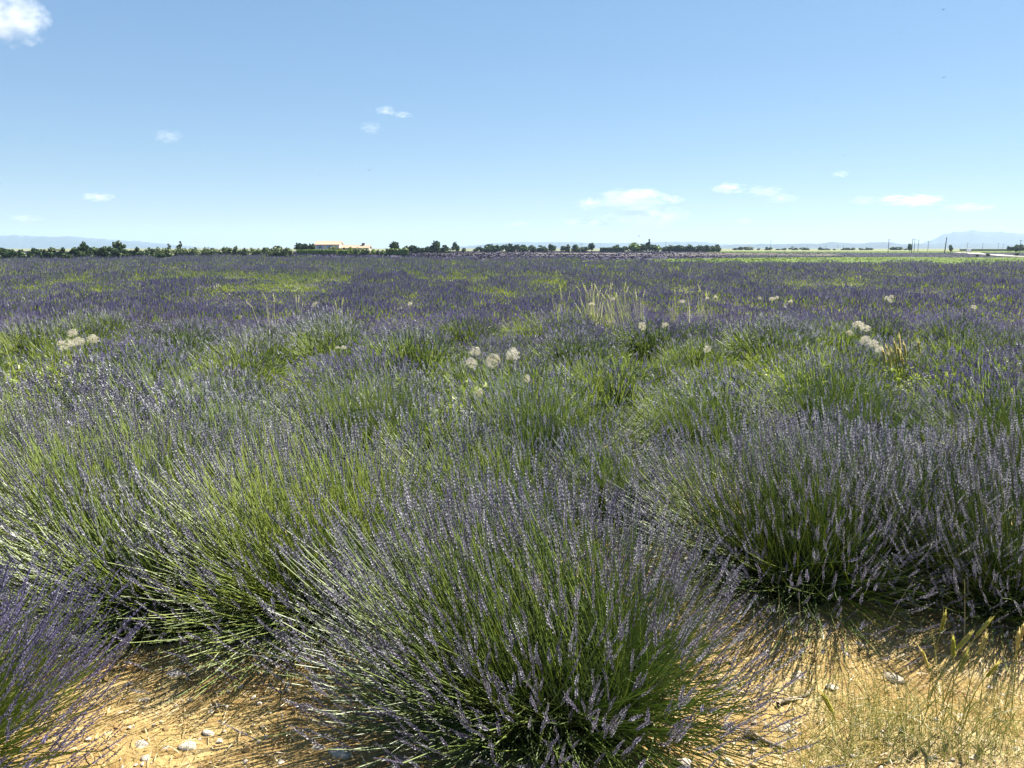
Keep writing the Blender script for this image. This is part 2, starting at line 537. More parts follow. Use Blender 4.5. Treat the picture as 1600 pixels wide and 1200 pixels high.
def bush_shape(n, R, H, r, lean=(-.10, 0.0), rad_fn=None, dome=0.0):
    """stem curves of a lavender bush: A root, B bend, C tip below the spike"""
    az = r.uniform(0, 2 * math.pi, n)
    c = r.uniform(.04, 1.0, n) ** .9
    s = np.sqrt(1 - c * c)
    k = r.uniform(.70, 1.03, n)
    k = np.where(r.random(n) < .06, k * 1.12, k)
    rr = R * (1 + .12 * np.sin(az * 3 + r.random() * 6) + .08 * np.sin(az * 5 + r.random() * 6))
    if rad_fn is not None:
        rr = rr * rad_fn(az)
    C = np.stack([rr * s * np.cos(az) * k, rr * s * np.sin(az) * k, H * np.maximum(c, .10) * k], -1)
    C += r.normal(size=(n, 3)) * .03
    C[:, 0] += lean[0] * C[:, 2] / max(H, .1); C[:, 1] += lean[1] * C[:, 2] / max(H, .1)
    q = r.uniform(.1, 1, n) ** .5 * .36
    A = np.stack([rr * q * np.cos(az + r.normal(size=n) * .3), rr * q * np.sin(az + r.normal(size=n) * .3), r.uniform(.02, .12, n)], -1)
    if dome:
        A = A * (1 - dome) + C * dome * r.uniform(.7, 1.1, n)[:, None]
    B = A * .5 + C * .5
    out = nrm(np.stack([np.cos(az), np.sin(az), 0 * az], -1))
    L = np.linalg.norm(C - A, axis=1)[:, None]
    B += out * (.09 * L * s[:, None]) + np.array([0, 0, -1.0]) * (.05 * L * s[:, None]) + r.normal(size=(n, 3)) * .024
    C[:, 2] = np.maximum(C[:, 2], .05)
    return A, B, C

def leaf_cloud(mb, n, R, H, r, length=.05, width=.005, mat_i=0, lo=.15, hi=.72, cmax=1.0):
    az = r.uniform(0, 2 * math.pi, n); c = r.uniform(.03, cmax, n); s = np.sqrt(1 - c * c)
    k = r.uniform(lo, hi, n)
    P0 = np.stack([R * s * np.cos(az) * k, R * s * np.sin(az) * k, H * c * k + .02], -1)
    d = nrm(nrm(P0 + np.array([0, 0, .15])) + r.normal(size=(n, 3)) * .45)
    L = length * r.uniform(.6, 1.4, n)
    P = np.stack([P0, P0 + d * (L * .5)[:, None], P0 + d * L[:, None] + np.array([0, 0, .006])], 1)
    Wd = np.stack([np.full(n, width * .6), np.full(n, width), np.full(n, width * .15)], 1)
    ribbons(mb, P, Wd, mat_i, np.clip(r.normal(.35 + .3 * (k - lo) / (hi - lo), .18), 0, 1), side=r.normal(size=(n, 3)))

_iv = None
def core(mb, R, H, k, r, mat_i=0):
    """opaque dark hull added inside a bush to stop light and darken it"""
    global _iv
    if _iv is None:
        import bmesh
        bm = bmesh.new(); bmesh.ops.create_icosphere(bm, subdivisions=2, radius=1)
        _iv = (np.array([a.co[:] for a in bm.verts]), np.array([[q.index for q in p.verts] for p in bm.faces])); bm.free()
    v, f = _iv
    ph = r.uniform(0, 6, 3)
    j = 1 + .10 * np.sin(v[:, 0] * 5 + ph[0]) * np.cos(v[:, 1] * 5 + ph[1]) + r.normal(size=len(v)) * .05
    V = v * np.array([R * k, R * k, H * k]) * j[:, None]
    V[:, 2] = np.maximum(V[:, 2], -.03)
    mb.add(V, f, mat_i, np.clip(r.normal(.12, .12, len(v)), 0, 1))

def near_bush(loc, n, R, H, label, seed, bloom=0.9, spike_mat=None, rz=0.0, parts=0, lean=(-.12, 0), rad_fn=None, spikelen=.092, spikew=.0050, hi=True, stem_r=.0015, green_light_bias=0.0, leaves=3000):
    """one lavender bush in full detail: stems, leaves, flower spikes (the most visible spikes are parts of their own)"""
    r = np.random.default_rng(seed)
    root = empty('lavender_bush', (loc[0], loc[1], gz1(loc[0], loc[1]) - .01), rz)
    tag(root, label, 'lavender bush', 'lavender bushes in the front rows')
    A, B, C = bush_shape(n, R, H, r, lean, rad_fn, 0 if hi else .42)
    K = 5 if hi else 4
    P = bez(A, B, C, K)
    t = np.clip(r.normal(.45 + green_light_bias, .22, n), 0, 1)  # stem tone
    sb = MB()
    tubes(sb, P, np.linspace(stem_r * 1.15, stem_r * .8, K)[None] * r.uniform(.8, 1.25, n)[:, None], 0, t)
    o = sb.build('stems', [M_STEM], root); o['kind'] = 'stuff'
    lb = MB()
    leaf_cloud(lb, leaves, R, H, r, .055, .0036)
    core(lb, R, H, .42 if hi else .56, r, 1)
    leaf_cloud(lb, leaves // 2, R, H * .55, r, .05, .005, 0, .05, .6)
    o = lb.build('foliage', [M_LEAF, M_SHADE_HULL], root); o['kind'] = 'stuff'
    tang = nrm(nrm(C - B) + np.array([0, 0, .14]) + np.array([0, 0, .62]) * (1 - np.clip(C[:, 2:3] / H, 0, 1)) ** 1.5)
    on = r.random(n) < bloom * np.clip(.45 + 1.1 * C[:, 2] / H, 0, 1)
    idxs = np.nonzero(on)[0]
    ln = spikelen * r.uniform(.65, 1.35, n); wd = spikew * r.uniform(.8, 1.25, n)
    tint = np.clip(r.normal(.5, .2, n), 0, 1)
    Mx = basis(tang, r) * np.stack([wd, wd, ln], -1)[:, None, :]
    sel = np.array([], dtype=int)
    if parts:
        # the spikes on the side that faces the camera and outermost
        to = nrm(np.array([[-loc[0], -loc[1], EYE * .9]]))
        score = (C[idxs] * to).sum(1) / R + r.random(len(idxs)) * .45
        sel = idxs[np.argsort(-score)[:parts]]
        rest = np.setdiff1d(idxs, sel)
    else:
        rest = idxs
    T = SP_HI if hi else SP_MID
    fb = MB()
    kinds = r.integers(0, len(T), n)
    for q, (tv, tf, to_) in enumerate(T):
        w = rest[kinds[rest] == q]
        if len(w):
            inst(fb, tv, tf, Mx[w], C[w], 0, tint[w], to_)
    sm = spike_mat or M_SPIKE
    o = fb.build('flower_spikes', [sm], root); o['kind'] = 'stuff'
    for i in sel:
        me = spike_mesh(int(kinds[i]), sm)
        s = bpy.data.objects.new('flower_spike', me)
        Q = Mx[i]
        s.matrix_basis = Matrix(((Q[0, 0], Q[0, 1], Q[0, 2], C[i, 0]), (Q[1, 0], Q[1, 1], Q[1, 2], C[i, 1]), (Q[2, 0], Q[2, 1], Q[2, 2], C[i, 2]), (0, 0, 0, 1)))
        s.parent = root
        COL.objects.link(s)
    return root

_sm = {}
def spike_mesh(k, m):
    if (k, m.name) not in _sm:
        b = MB(); tv, tf, to_ = SP_HI[k]
        b.add(tv, tf, 0, np.clip(.5 + to_, 0, 1))
        _sm[(k, m.name)] = b.mesh('flower_spike', [m])
    return _sm[(k, m.name)]

def lobe(a0, gain, width=1.0, base=1.0):
    """radius factor: longer towards the bearing a0"""
    return lambda az: base + gain * np.exp(-((np.angle(np.exp(1j * (az - a0)))) / width) ** 2)

near_bush((.12, 2.42), 2900, .84, .74, 'largest lavender bush, front and centre, fanning over the orange soil', 11, .92, parts=300, lean=(-.16, 0), green_light_bias=.05, leaves=4200, rad_fn=lobe(-2.5, -.04, .6))
near_bush((-.80, 3.12), 2300, .84, .76, 'wide lavender bush with sunlit yellow-green stems, behind and left of the big front bush', 12, .68, parts=200, lean=(-.16, .04), green_light_bias=.34, leaves=3600, rad_fn=lobe(-2.2, -.10, .8))  # raised stem tint paints in the sun glowing through the stems
near_bush((-1.92, 3.62), 2200, .82, .76, 'lavender bush at the left edge above the purple corner bush, green below grey-mauve tips', 13, .88, parts=150, lean=(-.15, 0), green_light_bias=.12)
near_bush((-1.86, 1.84), 2000, .72, .60, 'purple lavender bush cut off by the bottom left corner, stems leaning right', 14, .98, M_BLOOM, parts=300, lean=(.20, 0), spikelen=.095)
near_bush((1.32, 3.40), 2100, .80, .74, 'dark lavender bush right of the big front bush, black shade under its drooping stems', 15, .9, parts=220, lean=(-.16, -.02), green_light_bias=-.16)  # lowered stem tint paints in the shade on this flank
near_bush((2.18, 3.20), 2100, .80, .74, 'tall dark lavender bush on the right edge, behind the barley ears', 16, .92, parts=220, lean=(-.14, -.02), green_light_bias=-.16)  # stems tinted darker here too, shade put into their colour
near_bush((.24, 4.90), 1500, .80, .72, 'rounded lavender bush straight behind the big front bush, green flank and grey top', 17, .85, hi=False, spikelen=.062, stem_r=.0015, lean=(-.05, 0), green_light_bias=-.02, leaves=2200)
near_bush((-1.02, 5.20), 1500, .80, .72, 'fan-shaped lavender bush left of the rounded one, dark gap under its right side', 18, .85, hi=False, spikelen=.062, stem_r=.0015, lean=(-.08, 0), green_light_bias=.06, leaves=2200)
near_bush((-2.35, 5.55), 1200, .84, .74, 'lavender bush with bluish tips left of the fan-shaped bush, stems swept to the left', 19, .85, M_BLOOM, hi=False, spikelen=.062, stem_r=.0015, lean=(-.22, 0), green_light_bias=.0, leaves=2200)
near_bush((2.36, 5.30), 1200, .84, .74, 'dark lavender bush on the right, just in front of the yellow grass ears', 20, .9, hi=False, spikelen=.062, stem_r=.0015, lean=(-.14, 0), leaves=2200)
near_bush((1.30, 5.25), 1100, .70, .58, 'low bright green lavender bush with few flowers, right of the rounded one', 21, .45, hi=False, spikelen=.062, stem_r=.0015, lean=(-.08, 0), green_light_bias=.3, leaves=2600)
near_bush((3.35, 4.75), 1200, .84, .76, 'dark lavender bush cut off by the right edge, behind the tall dark one', 22, .9, hi=False, spikelen=.062, stem_r=.0015, lean=(-.14, 0), leaves=2200)
near_bush((-3.15, 4.55), 1200, .84, .74, 'lavender bush cut off by the left edge, below the leafy yellow weeds', 23, .85, hi=False, spikelen=.062, stem_r=.0015, lean=(-.14, 0), leaves=2200)
near_bush((-.12, 3.78), 1500, .72, .62, 'half-hidden green lavender bush right behind the crown of the big front bush', 24, .7, hi=False, spikelen=.08, stem_r=.0016, lean=(-.1, 0), green_light_bias=.2, leaves=2600)
near_bush((-1.62, 4.45), 1300, .72, .66, 'lavender bush between the swept bush and the left edge bush, half hidden', 25, .85, hi=False, spikelen=.075, stem_r=.0016, lean=(-.15, 0), leaves=2200)
near_bush((.62, 4.05), 1000, .56, .50, 'small lavender bush in the gap between the front bush and the dark bush', 26, .8, hi=False, spikelen=.08, stem_r=.0016, lean=(-.1, 0), leaves=2000)
near_bush((1.76, 3.52), 1300, .72, .72, 'lavender bush wedged between the two dark bushes on the right', 27, .9, hi=False, spikelen=.08, stem_r=.0016, lean=(-.14, 0), leaves=2400)
near_bush((-1.50, 3.12), 1300, .70, .60, 'low grey-green lavender bush above the purple corner bush, closing the row at the left', 28, .8, hi=False, spikelen=.08, stem_r=.0016, lean=(-.16, 0), green_light_bias=.1, leaves=2400)
placed = [(1.76, 3.52), (-1.5, 3.12), (-.12, 3.78), (-1.62, 4.45), (.62, 4.05), (.12, 2.42), (-.8, 3.12), (-1.92, 3.62), (-1.86, 1.86), (1.32, 3.4), (2.18, 3.2), (.24, 4.9), (-1.02, 5.2), (-2.35, 5.55), (2.36, 5.3), (1.3, 5.25), (3.35, 4.75), (-3.15, 4.55)]

# bushes of the middle rows share a few meshes; each bush is an Empty with its own copies of the parts
def mid_variant(seed, bloom, spike_mat, n=1300, R=.64, H=.58, green=0.0):
    r = np.random.default_rng(seed)
    A, B, C = bush_shape(n, R, H, r, (-.10, 0), dome=.66)
    P = bez(A, B, C, 3)
    sb = MB()
    ribbons(sb, P, np.linspace(.0034, .0026, 3)[None] * r.uniform(.8, 1.3, n)[:, None], 0, np.clip(r.normal(.45 + green, .2, n), 0, 1), side=r.normal(size=(n, 3)))
    lb = MB(); leaf_cloud(lb, 3000, R, H, r, .05, .0062, 0, .5, .88)
    core(lb, R, H, .64, r, 2)
    leaf_cloud(lb, int(1100 + 2400 * max(green, 0)), R, H, r, .055, .0055, 1, .6, .95, .62)
    fb = MB()
    on = r.random(n) < bloom * np.clip((C[:, 2] / H - .42) * 3.2, .05, 1)
    w = np.nonzero(on)[0]
    ln = .062 * r.uniform(.7, 1.3, n); wd = .0095 * r.uniform(.8, 1.2, n)
    Mx = basis(nrm(C - B) + np.array([0, 0, .12]), r) * np.stack([wd, wd, ln], -1)[:, None, :]
    kinds = r.integers(0, 3, n); tint = np.clip(r.normal(.5, .2, n), 0, 1)
    for q, (tv, tf, to_) in enumerate(SP_MID):
        k = w[kinds[w] == q]
        inst(fb, tv, tf, Mx[k], C[k], 0, tint[k], to_)
    return sb.mesh('stems', [M_STEM]), lb.mesh('foliage', [M_LEAF, M_STEM, M_SHADE_HULL]), fb.mesh('flower_spikes', [spike_mat])
MIDV = [mid_variant(31, .95, M_SPIKE), mid_variant(32, .9, M_VIOLET), mid_variant(33, .8, M_SPIKE, green=.1), mid_variant(34, .5, M_SPIKE, green=.25), mid_variant(35, .95, M_VIOLET, 1100), mid_variant(36, .22, M_VIOLET, green=.35)]

def far_variant(seed, nsp, ngreen, R=.66, H=.6, w=.05, ln=.15, gw=.06, mb=None):
    """a distant bush: tufts of flower and of green only"""
    r = np.random.default_rng(seed)
    def pts(n, lo):
        az = r.uniform(0, 2 * math.pi, n); c = r.uniform(.15, 1, n); s = np.sqrt(1 - c * c)
        k = r.uniform(lo, 1, n)
        return np.stack([R * s * np.cos(az) * k, R * s * np.sin(az) * k, H * c * k], -1)
    C = pts(nsp, .8)
    d = nrm(C + np.array([0, 0, .5])) + r.normal(size=C.shape) * .15
    b1 = (basis(d, r) * np.array([w, w, ln])[None, None, :], C, np.clip(r.normal(.5, .22, nsp), 0, 1))
    G = pts(ngreen, .35)
    d = nrm(G + np.array([0, 0, .3])) + r.normal(size=G.shape) * .2
    b2 = (basis(d, r) * np.array([gw, gw, ln * 1.5])[None, None, :], G * np.array([1, 1, .75]), np.clip(r.normal(.5, .25, ngreen), 0, 1))
    return b1, b2

# the row lattice of the whole field
RD = np.array([-.89, .456]); RP = np.array([.456, .89])
def lattice(rmin, rmax, perp0, sp_row, sp_in, ymax, r, amax=.72):
    out = []
    npr = int(ymax * 1.9 / sp_row)
    for i in range(npr):
        off = perp0 + i * sp_row
        s = np.arange(-ymax * 1.4, ymax * 1.6, sp_in) + r.random() * sp_in
        p = off * RP[None] + s[:, None] * RD[None]
        out.append(p)
    p = np.concatenate(out)
    p = p + r.normal(size=p.shape) * np.array([.14, .12])
    ok = (p[:, 1] > rmin) & (p[:, 1] < rmax) & (np.abs(p[:, 0]) < amax * p[:, 1] + 1.0)
    return p[ok]
r = np.random.default_rng(99)
pl = lattice(4.6, 26, 4.13, 1.55, 1.14, 27, r)
keep = [p for p in pl if min(math.hypot(p[0] - a, p[1] - b) for a, b in placed) > .68]
for _ in range(7000):                            # fill the holes left between the rows
    y_ = 4.6 + 7.4 * r.random(); x_ = r.uniform(-.7, .7) * y_
    if min(math.hypot(x_ - a, y_ - b) for a, b in placed) > .70 and min(math.hypot(x_ - q[0], y_ - q[1]) for q in keep) > .84:
        keep.append(np.array([x_, y_]))
keep.sort(key=lambda p: p[1])
def seen(x, y, h=.55):
    """does the top of a bush here show over the crest in front of it"""
    t = np.linspace(.25, .97, 40)
    zt = gz1(x, y) + h
    line = EYE + (zt - EYE) * t
    return bool(np.all(gz(x * t, y * t) + (.30 if y > 14 else 0) < line + .02))
n_ind = 0
MID = []
GREEN_SPOTS = [(130, 560, .5), (330, 500, .7), (650, 565, .5), (760, 600, .5), (930, 520, .6), (1130, 590, .5), (1290, 600, .45), (1440, 540, .5), (100, 505, .8), (1000, 600, .5), (560, 545, .5), (230, 520, .8), (60, 540, .9), (700, 600, .5), (850, 520, .5), (1230, 540, .6), (1520, 500, .7), (430, 560, .5)]
def greenness(x, y):
    g = 0
    for u, v, rad in GREEN_SPOTS:
        gx, gy = spot(u, v)
        g = max(g, math.exp(-((x - gx) ** 2 + (y - gy) ** 2) / (rad * rad * 2.4)))
    return g
_spots = {}
def spot(u, v):
    if (u, v) not in _spots:
        _spots[(u, v)] = onground(u, v, .35)
    return _spots[(u, v)]
for (x, y) in keep:
    if not seen(x, y):
        continue
    g = greenness(x, y)
    n1 = vnoise(x / 2.6, y / 2.6, 17)
    if g > .45 and r.random() < .8:
        k = 5 if r.random() < .5 else 3
    elif y > 10.2:
        k = 4 if r.random() < .6 else 1
    elif n1 > .55:
        k = 3 if r.random() < .7 else 5
    else:
        k = (0, 1, 2, 4)[int(r.integers(0, 4))]
    sc = r.uniform(.78, 1.24) * (.9 if k == 5 else 1)
    root = empty('lavender_bush', (x, y, gz1(x, y) - .01), r.uniform(-.6, .6), (sc * r.uniform(.9, 1.15), sc * r.uniform(.9, 1.15), sc * r.uniform(.85, 1.05)))
    if y >= 10.2:
        tag(root, 'purple lavender mound along the crest where the pale grass clumps stand', 'lavender bush', 'lavender bushes along the crest')
    else:
        tag(root, 'lavender bush', 'lavender bush', 'lavender bushes of the middle rows')
        MID.append((root, x, y, 'green lavender bush' if k in (3, 5) else 'purple lavender bush' if k in (1, 4) else 'grey lavender bush'))
    for nm, me in zip(('stems', 'foliage', 'flower_spikes'), MIDV[k]):
        o = link(nm, me, root); o['kind'] = 'stuff'
    n_ind += 1

# each of them is told apart by the landmark it stands beside
LM = [('the left cluster of seed heads', -3.9, 6.7), ('the trio of seed heads', -.15, 6.1), ('the right cluster of seed heads', 3.1, 7.0), ('the orange-tinted seed head', 1.6, 8.0),
      ('the pair of tiny white seed heads', -1.5, 6.6), ('the flat white seed head on the crest', -2.8, 10.5), ('the wispy grey seed head', 1.65, 6.5), ('the white cluster on the right crest', 5.4, 10.5)]
ORD = ['nearest', 'second nearest', 'third nearest', 'fourth nearest', 'fifth nearest', 'sixth nearest', 'seventh nearest', 'eighth nearest', 'ninth nearest', 'tenth nearest']
buckets = {}
for root, x, y, look in MID:
    d, nm, lx_, ly_ = min((math.hypot(x - a, y - b), n_, a, b) for n_, a, b in LM)
    dx, dy = x - lx_, y - ly_
    if abs(dx) > abs(dy) * .8: w_ = 'right of' if dx > 0 else 'left of'
    else: w_ = 'behind' if dy > 0 else 'in front of'
    buckets.setdefault((look, w_, nm), []).append((d, root))
for (look, w_, nm), L in buckets.items():
    L.sort(key=lambda q: q[0])
    for i_, (d, root) in enumerate(L):
        root['label'] = look + ' ' + w_ + ' ' + nm + (', ' + ORD[min(i_, 9)] if len(L) > 1 else '')

# beyond the dip
def mound(x, y):
    m_ = vnoise(x / 4.2 + y / 30, y / 8.5, 43) * .6 + vnoise(x / 2.1, y / 4.6, 44) * .4
    return np.clip((m_ - .5) * 1.9 + .5, 0, 1)
def weedy(x, y):
    """where green shows among the far rows"""
    n = vnoise(x / 14, y / 18, 41) * .35 + (1 - mound(x, y)) * .65
    band = np.interp(y, [50, 66, 80, 120, 160, 190, 230], [0.05, .16, .44, .54, .44, .14, .05])
    a = x / np.maximum(y, 1)
    band = band * np.interp(a, [-.7, 0, .25, .6], [1.0, .95, .6, .45])
    return np.clip((n - (1 - band) * .86 + .04) * 6, 0, 1)
r = np.random.default_rng(123)
fp = lattice(40, 232, 5.75, 1.62, 1.0, 236, r)
fp = fp[zone(fp[:, 0], fp[:, 1]) == 0]
fp = fp[np.argsort(fp[:, 1])]
FARV = [far_variant(51, 70, 26), far_variant(52, 70, 30), far_variant(53, 46, 50), far_variant(54, 16, 70)]
far_mesh = []
for (a1, a2) in FARV:
    b = MB()
    inst(b, SPIKE_LO_V, SPIKE_LO_F, a2[0], a2[1], 1, a2[2])
    inst(b, SPIKE_LO_V, SPIKE_LO_F, a1[0], a1[1], 0, a1[2])
    far_mesh.append(b.mesh('lavender_bush', [M_FAR, M_GRASS]))
wd = weedy(fp[:, 0], fp[:, 1])
kv = np.where(wd > .55, 3, np.where(wd > .2, 2, r.integers(0, 2, len(fp))))
vis = np.array([seen(x, y) if y < 60 else True for x, y in fp])
fp, kv = fp[vis], kv[vis]
n_far_ind = max(0, 298 - n_ind)
inview = np.abs(fp[:, 0]) < .655 * fp[:, 1]
ind = np.nonzero(inview)[0][:n_far_ind]
zf = gz(fp[:, 0], fp[:, 1])
for i in ind:
    o = link('lavender_bush', far_mesh[kv[i]], None, (fp[i, 0], fp[i, 1], zf[i] - .01))
    o.rotation_euler = (0, 0, r.uniform(0, 6.28))
    s = r.uniform(.9, 1.25); mo = float(mound(fp[i, 0], fp[i, 1])); o.scale = (s * r.uniform(.9, 1.25), s * r.uniform(.9, 1.25), s * (.40 + 1.7 * mo))
    tag(o, 'distant blurred lavender bush on the near side of the slope beyond the crest', 'lavender bush', 'distant lavender bushes beyond the crest')
rest = np.setdiff1d(np.arange(len(fp)), ind)
fb = MB()
for lo_y, hi_y, specs in ((0, 110, [(61, 26, 10), (62, 26, 11), (63, 18, 19), (64, 6, 26)]), (110, 160, [(71, 13, 6), (72, 13, 6), (73, 9, 10), (74, 3, 13)]), (160, 240, [(81, 8, 4), (82, 8, 4), (83, 5, 6), (84, 2, 8)])):
    boost = 1.0 if hi_y == 110 else 1.35 if hi_y == 160 else 1.8
    for k, (sd_, ns, ng) in enumerate(specs):
        a1, a2 = far_variant(sd_, ns, ng, w=.085 * boost, ln=.17 * boost, gw=.10 * boost)
        w_ = rest[(kv[rest] == k) & (fp[rest, 1] >= lo_y) & (fp[rest, 1] < hi_y)]
        N = len(w_)
        if not N: continue
        ang = r.uniform(0, 6.28, N); sc = r.uniform(.8, 1.2, N)
        Rm = np.zeros((N, 3, 3)); c_, s_ = np.cos(ang), np.sin(ang)
        Rm[:, 0, 0] = c_ * sc; Rm[:, 0, 1] = -s_ * sc; Rm[:, 1, 0] = s_ * sc; Rm[:, 1, 1] = c_ * sc; Rm[:, 2, 2] = sc * (.40 + 1.7 * mound(fp[w_, 0], fp[w_, 1]))
        loc = np.stack([fp[w_, 0], fp[w_, 1], zf[w_]], -1)
        for (Mx, Cc, tt), mi in ((a1, 0), (a2, 1)):
            tv = (np.einsum('nij,vj->nvi', Mx, SPIKE_LO_V) + Cc[:, None]).reshape(-1, 3)
            tf = (SPIKE_LO_F[None] + (np.arange(len(Cc)) * 5)[:, None, None]).reshape(-1, 3)
            off = r.normal(size=N) * .12
            tint = np.clip(np.repeat(tt, 5)[None] + off[:, None], 0, 1).ravel()
            v = np.einsum('nij,vj->nvi', Rm, tv) + loc[:, None]
            f = (tf[None] + (np.arange(N) * len(tv))[:, None, None]).reshape(-1, 3)
            fb.add(v, f, mi, tint)
o = fb.build('lavender_field', [M_FAR, M_GRASS])
tag(o, 'purple lavender field covering the slope beyond the crest up to the house', 'lavender field', kind='stuff')

# crops and weeds on the land behind that
N = 16000
yy = 205 + 300 * r.random(N) ** 1.2; xx = r.uniform(-.70, .70, N) * yy
zq = zone(xx, yy)
cb = MB()
for k, mi, hgt in ((0, 0, .55), (1, 1, .7), (2, 2, .55)):
    w_ = np.nonzero((zq == k) & (r.random(N) < (.8 if k != 1 else .9)))[0]
    n = len(w_)
    loc = np.stack([xx[w_], yy[w_], gz(xx[w_], yy[w_])], -1)
    for q in range(2):
        hh = hgt * r.uniform(.5, 1.2, n) * np.interp(loc[:, 0] / loc[:, 1] + r.normal(size=n) * .03, [-.1, .15, .45], [.75, .6, .2]); ww = r.uniform(.4, .9, n)
        inst(cb, SPIKE_LO_V, SPIKE_LO_F, basis(np.array([[0, 0, 1.0]]) + r.normal(size=(n, 3)) * .2, r) * np.stack([ww, ww, hh], -1)[:, None, :], loc + r.normal(size=(n, 3)) * np.array([.4, .4, .02]), mi, np.clip(r.normal((.5, .25, .45)[k], .2, n), 0, 1))
M_LAV_CROP = leafy('far_lavender_crop', [(0, (.036, .032, .048)), (.5, (.058, .052, .078)), (1, (.085, .078, .11))], .05, .0)
M_LAV_DARK = leafy('dark_lavender', [(0, (.04, .045, .05)), (.5, (.07, .075, .10)), (1, (.12, .12, .16))], .2, .02)
o = cb.build('crop_strips', [M_LAV_CROP, M_GRASS, M_LAV_DARK])
tag(o, 'strips of green crop and dark lavender below the horizon', 'crops', kind='stuff')

# ------------------------------------------------------------------ grass, weeds, seed heads
def blades(mb, base, h, w, r, lean=.35, mat_i=0, tint_mu=.5, tint_sd=.2, K=4, wind=(-.12, 0)):
    n = len(base)
    az = r.uniform(0, 2 * math.pi, n); l = np.abs(r.normal(0, lean, n))
    d = np.stack([np.cos(az) * l + wind[0], np.sin(az) * l + wind[1], 0 * az], -1)
    up = np.array([0, 0, 1.0])
    h = np.asarray(h)[:, None]
    B = base + up * h * .6 + d * h * .25
    C = base + up * h * (1 - .35 * l[:, None]) + d * h * .95
    P = bez(base, B, C, K)
    Wd = np.asarray(w)[:, None] * np.linspace(1, .15, K)[None]
    ribbons(mb, P, Wd, mat_i, np.clip(r.normal(tint_mu, tint_sd, n), 0, 1), side=r.normal(size=(n, 3)))

r = np.random.default_rng(5)
# green grass in the gaps between the middle rows
n = 46000
gy_ = 4.3 + 10.5 * r.random(n) ** .8; gx_ = r.uniform(-.72, .72, n) * gy_
dens = vnoise(gx_ / 1.3, gy_ / 1.6, 77)
for u, v, rad in GREEN_SPOTS:
    sx, sy = spot(u, v)
    dens = np.maximum(dens, 1.15 * np.exp(-((gx_ - sx) ** 2 + (gy_ - sy) ** 2) / (rad * rad * 1.6)))
BUSHES = np.array(placed + [(q[0], q[1]) for q in keep])
gap = np.full(n, 9.0)
for bx_, by_ in BUSHES:
    gap = np.minimum(gap, np.hypot(gx_ - bx_, gy_ - by_))
dens = np.where(gap > .50, np.maximum(dens, .66 + .6 * vnoise(gx_ * 2.2, gy_ * 2.2, 78)), dens)
k = dens > .34 + .36 * r.random(n)
base = np.stack([gx_[k], gy_[k], gz(gx_[k], gy_[k])], -1)
gbm = MB()
blades(gbm, base, np.where(dens[k] > .9, r.uniform(.15, .40, len(base)), r.uniform(.08, .24, len(base))), r.uniform(.004, .007, len(base)), r, .35, 0, np.where(dens[k] > .9, .68, .42), .2)
tag(gbm.build('green_grass', [M_GRASS]), 'bright green grass growing up between the middle lavender rows', 'grass', kind='stuff')

# dry tangled grass on the right-hand soil
def scatter_px(n, u0, u1, v0, v1, r, ok=None):
    """random ground points inside an area of the soil that shows in the photo"""
    c = [onground(u, v) for u, v in ((u0, v0), (u1, v0), (u1, v1), (u0, v1))]
    s, t = r.random(n), r.random(n)
    c = np.array(c)
    p = (c[0] * (1 - s)[:, None] + c[1] * s[:, None]) * (1 - t)[:, None] + (c[3] * (1 - s)[:, None] + c[2] * s[:, None]) * t[:, None]
    return p
db = MB()
p = scatter_px(1000, 1180, 1690, 1090, 1260, r)
cl = vnoise(p[:, 0] * 5, p[:, 1] * 5, 9)
p = p[cl > .42 + .25 * r.random(len(p))]
b3 = np.stack([p[:, 0], p[:, 1], gz(p[:, 0], p[:, 1])], -1)
blades(db, b3, r.uniform(.05, .17, len(b3)), r.uniform(.0014, .0026, len(b3)), r, 1.3, 0, .5, .28, 5)
p = scatter_px(900, 1210, 1640, 985, 1100, r)
cl = vnoise(p[:, 0] * 4, p[:, 1] * 4, 10)
p = p[cl > .52 + .25 * r.random(len(p))]
b3 = np.stack([p[:, 0], p[:, 1], gz(p[:, 0], p[:, 1])], -1)
blades(db, b3, r.uniform(.04, .13, len(b3)), r.uniform(.0014, .0025, len(b3)), r, 1.3, 0, .5, .28, 5)
for (u, v, k_, hm) in ((1400, 1175, 120, .12), (1500, 1185, 140, .12), (1320, 1190, 110, .10), (1580, 1180, 120, .12), (1440, 1150, 90, .12), (1250, 1165, 60, .08), (1350, 1130, 60, .12), (1540, 1130, 60, .12), (1330, 1110, 46, .30), (1310, 1150, 40, .26), (1440, 1120, 34, .30), (1470, 1150, 60, .24), (1550, 1160, 40, .32), (1590, 1130, 24, .34), (1260, 1075, 22, .22), (1385, 1170, 70, .2), (1280, 1185, 60, .16)):
    x, y = onground(u, v)
    q = np.stack([x + r.normal(size=k_) * .07, y + r.normal(size=k_) * .06], -1)
    b3 = np.stack([q[:, 0], q[:, 1], gz(q[:, 0], q[:, 1])], -1)
    blades(db, b3, hm * r.uniform(.35, 1.1, k_), r.uniform(.0014, .0026, k_), r, .7, 0, .30, .25, 6)
p = scatter_px(260, 215, 560, 1030, 1210, r)
b3 = np.stack([p[:, 0], p[:, 1], gz(p[:, 0], p[:, 1])], -1)
blades(db, b3, r.uniform(.03, .10, len(b3)), r.uniform(.0015, .0025, len(b3)), r, .9, 0, .45, .25, 4)
tag(db.build('dry_grass', [M_DRY]), 'dry tangled yellow-green grass on the orange soil', 'grass', kind='stuff')

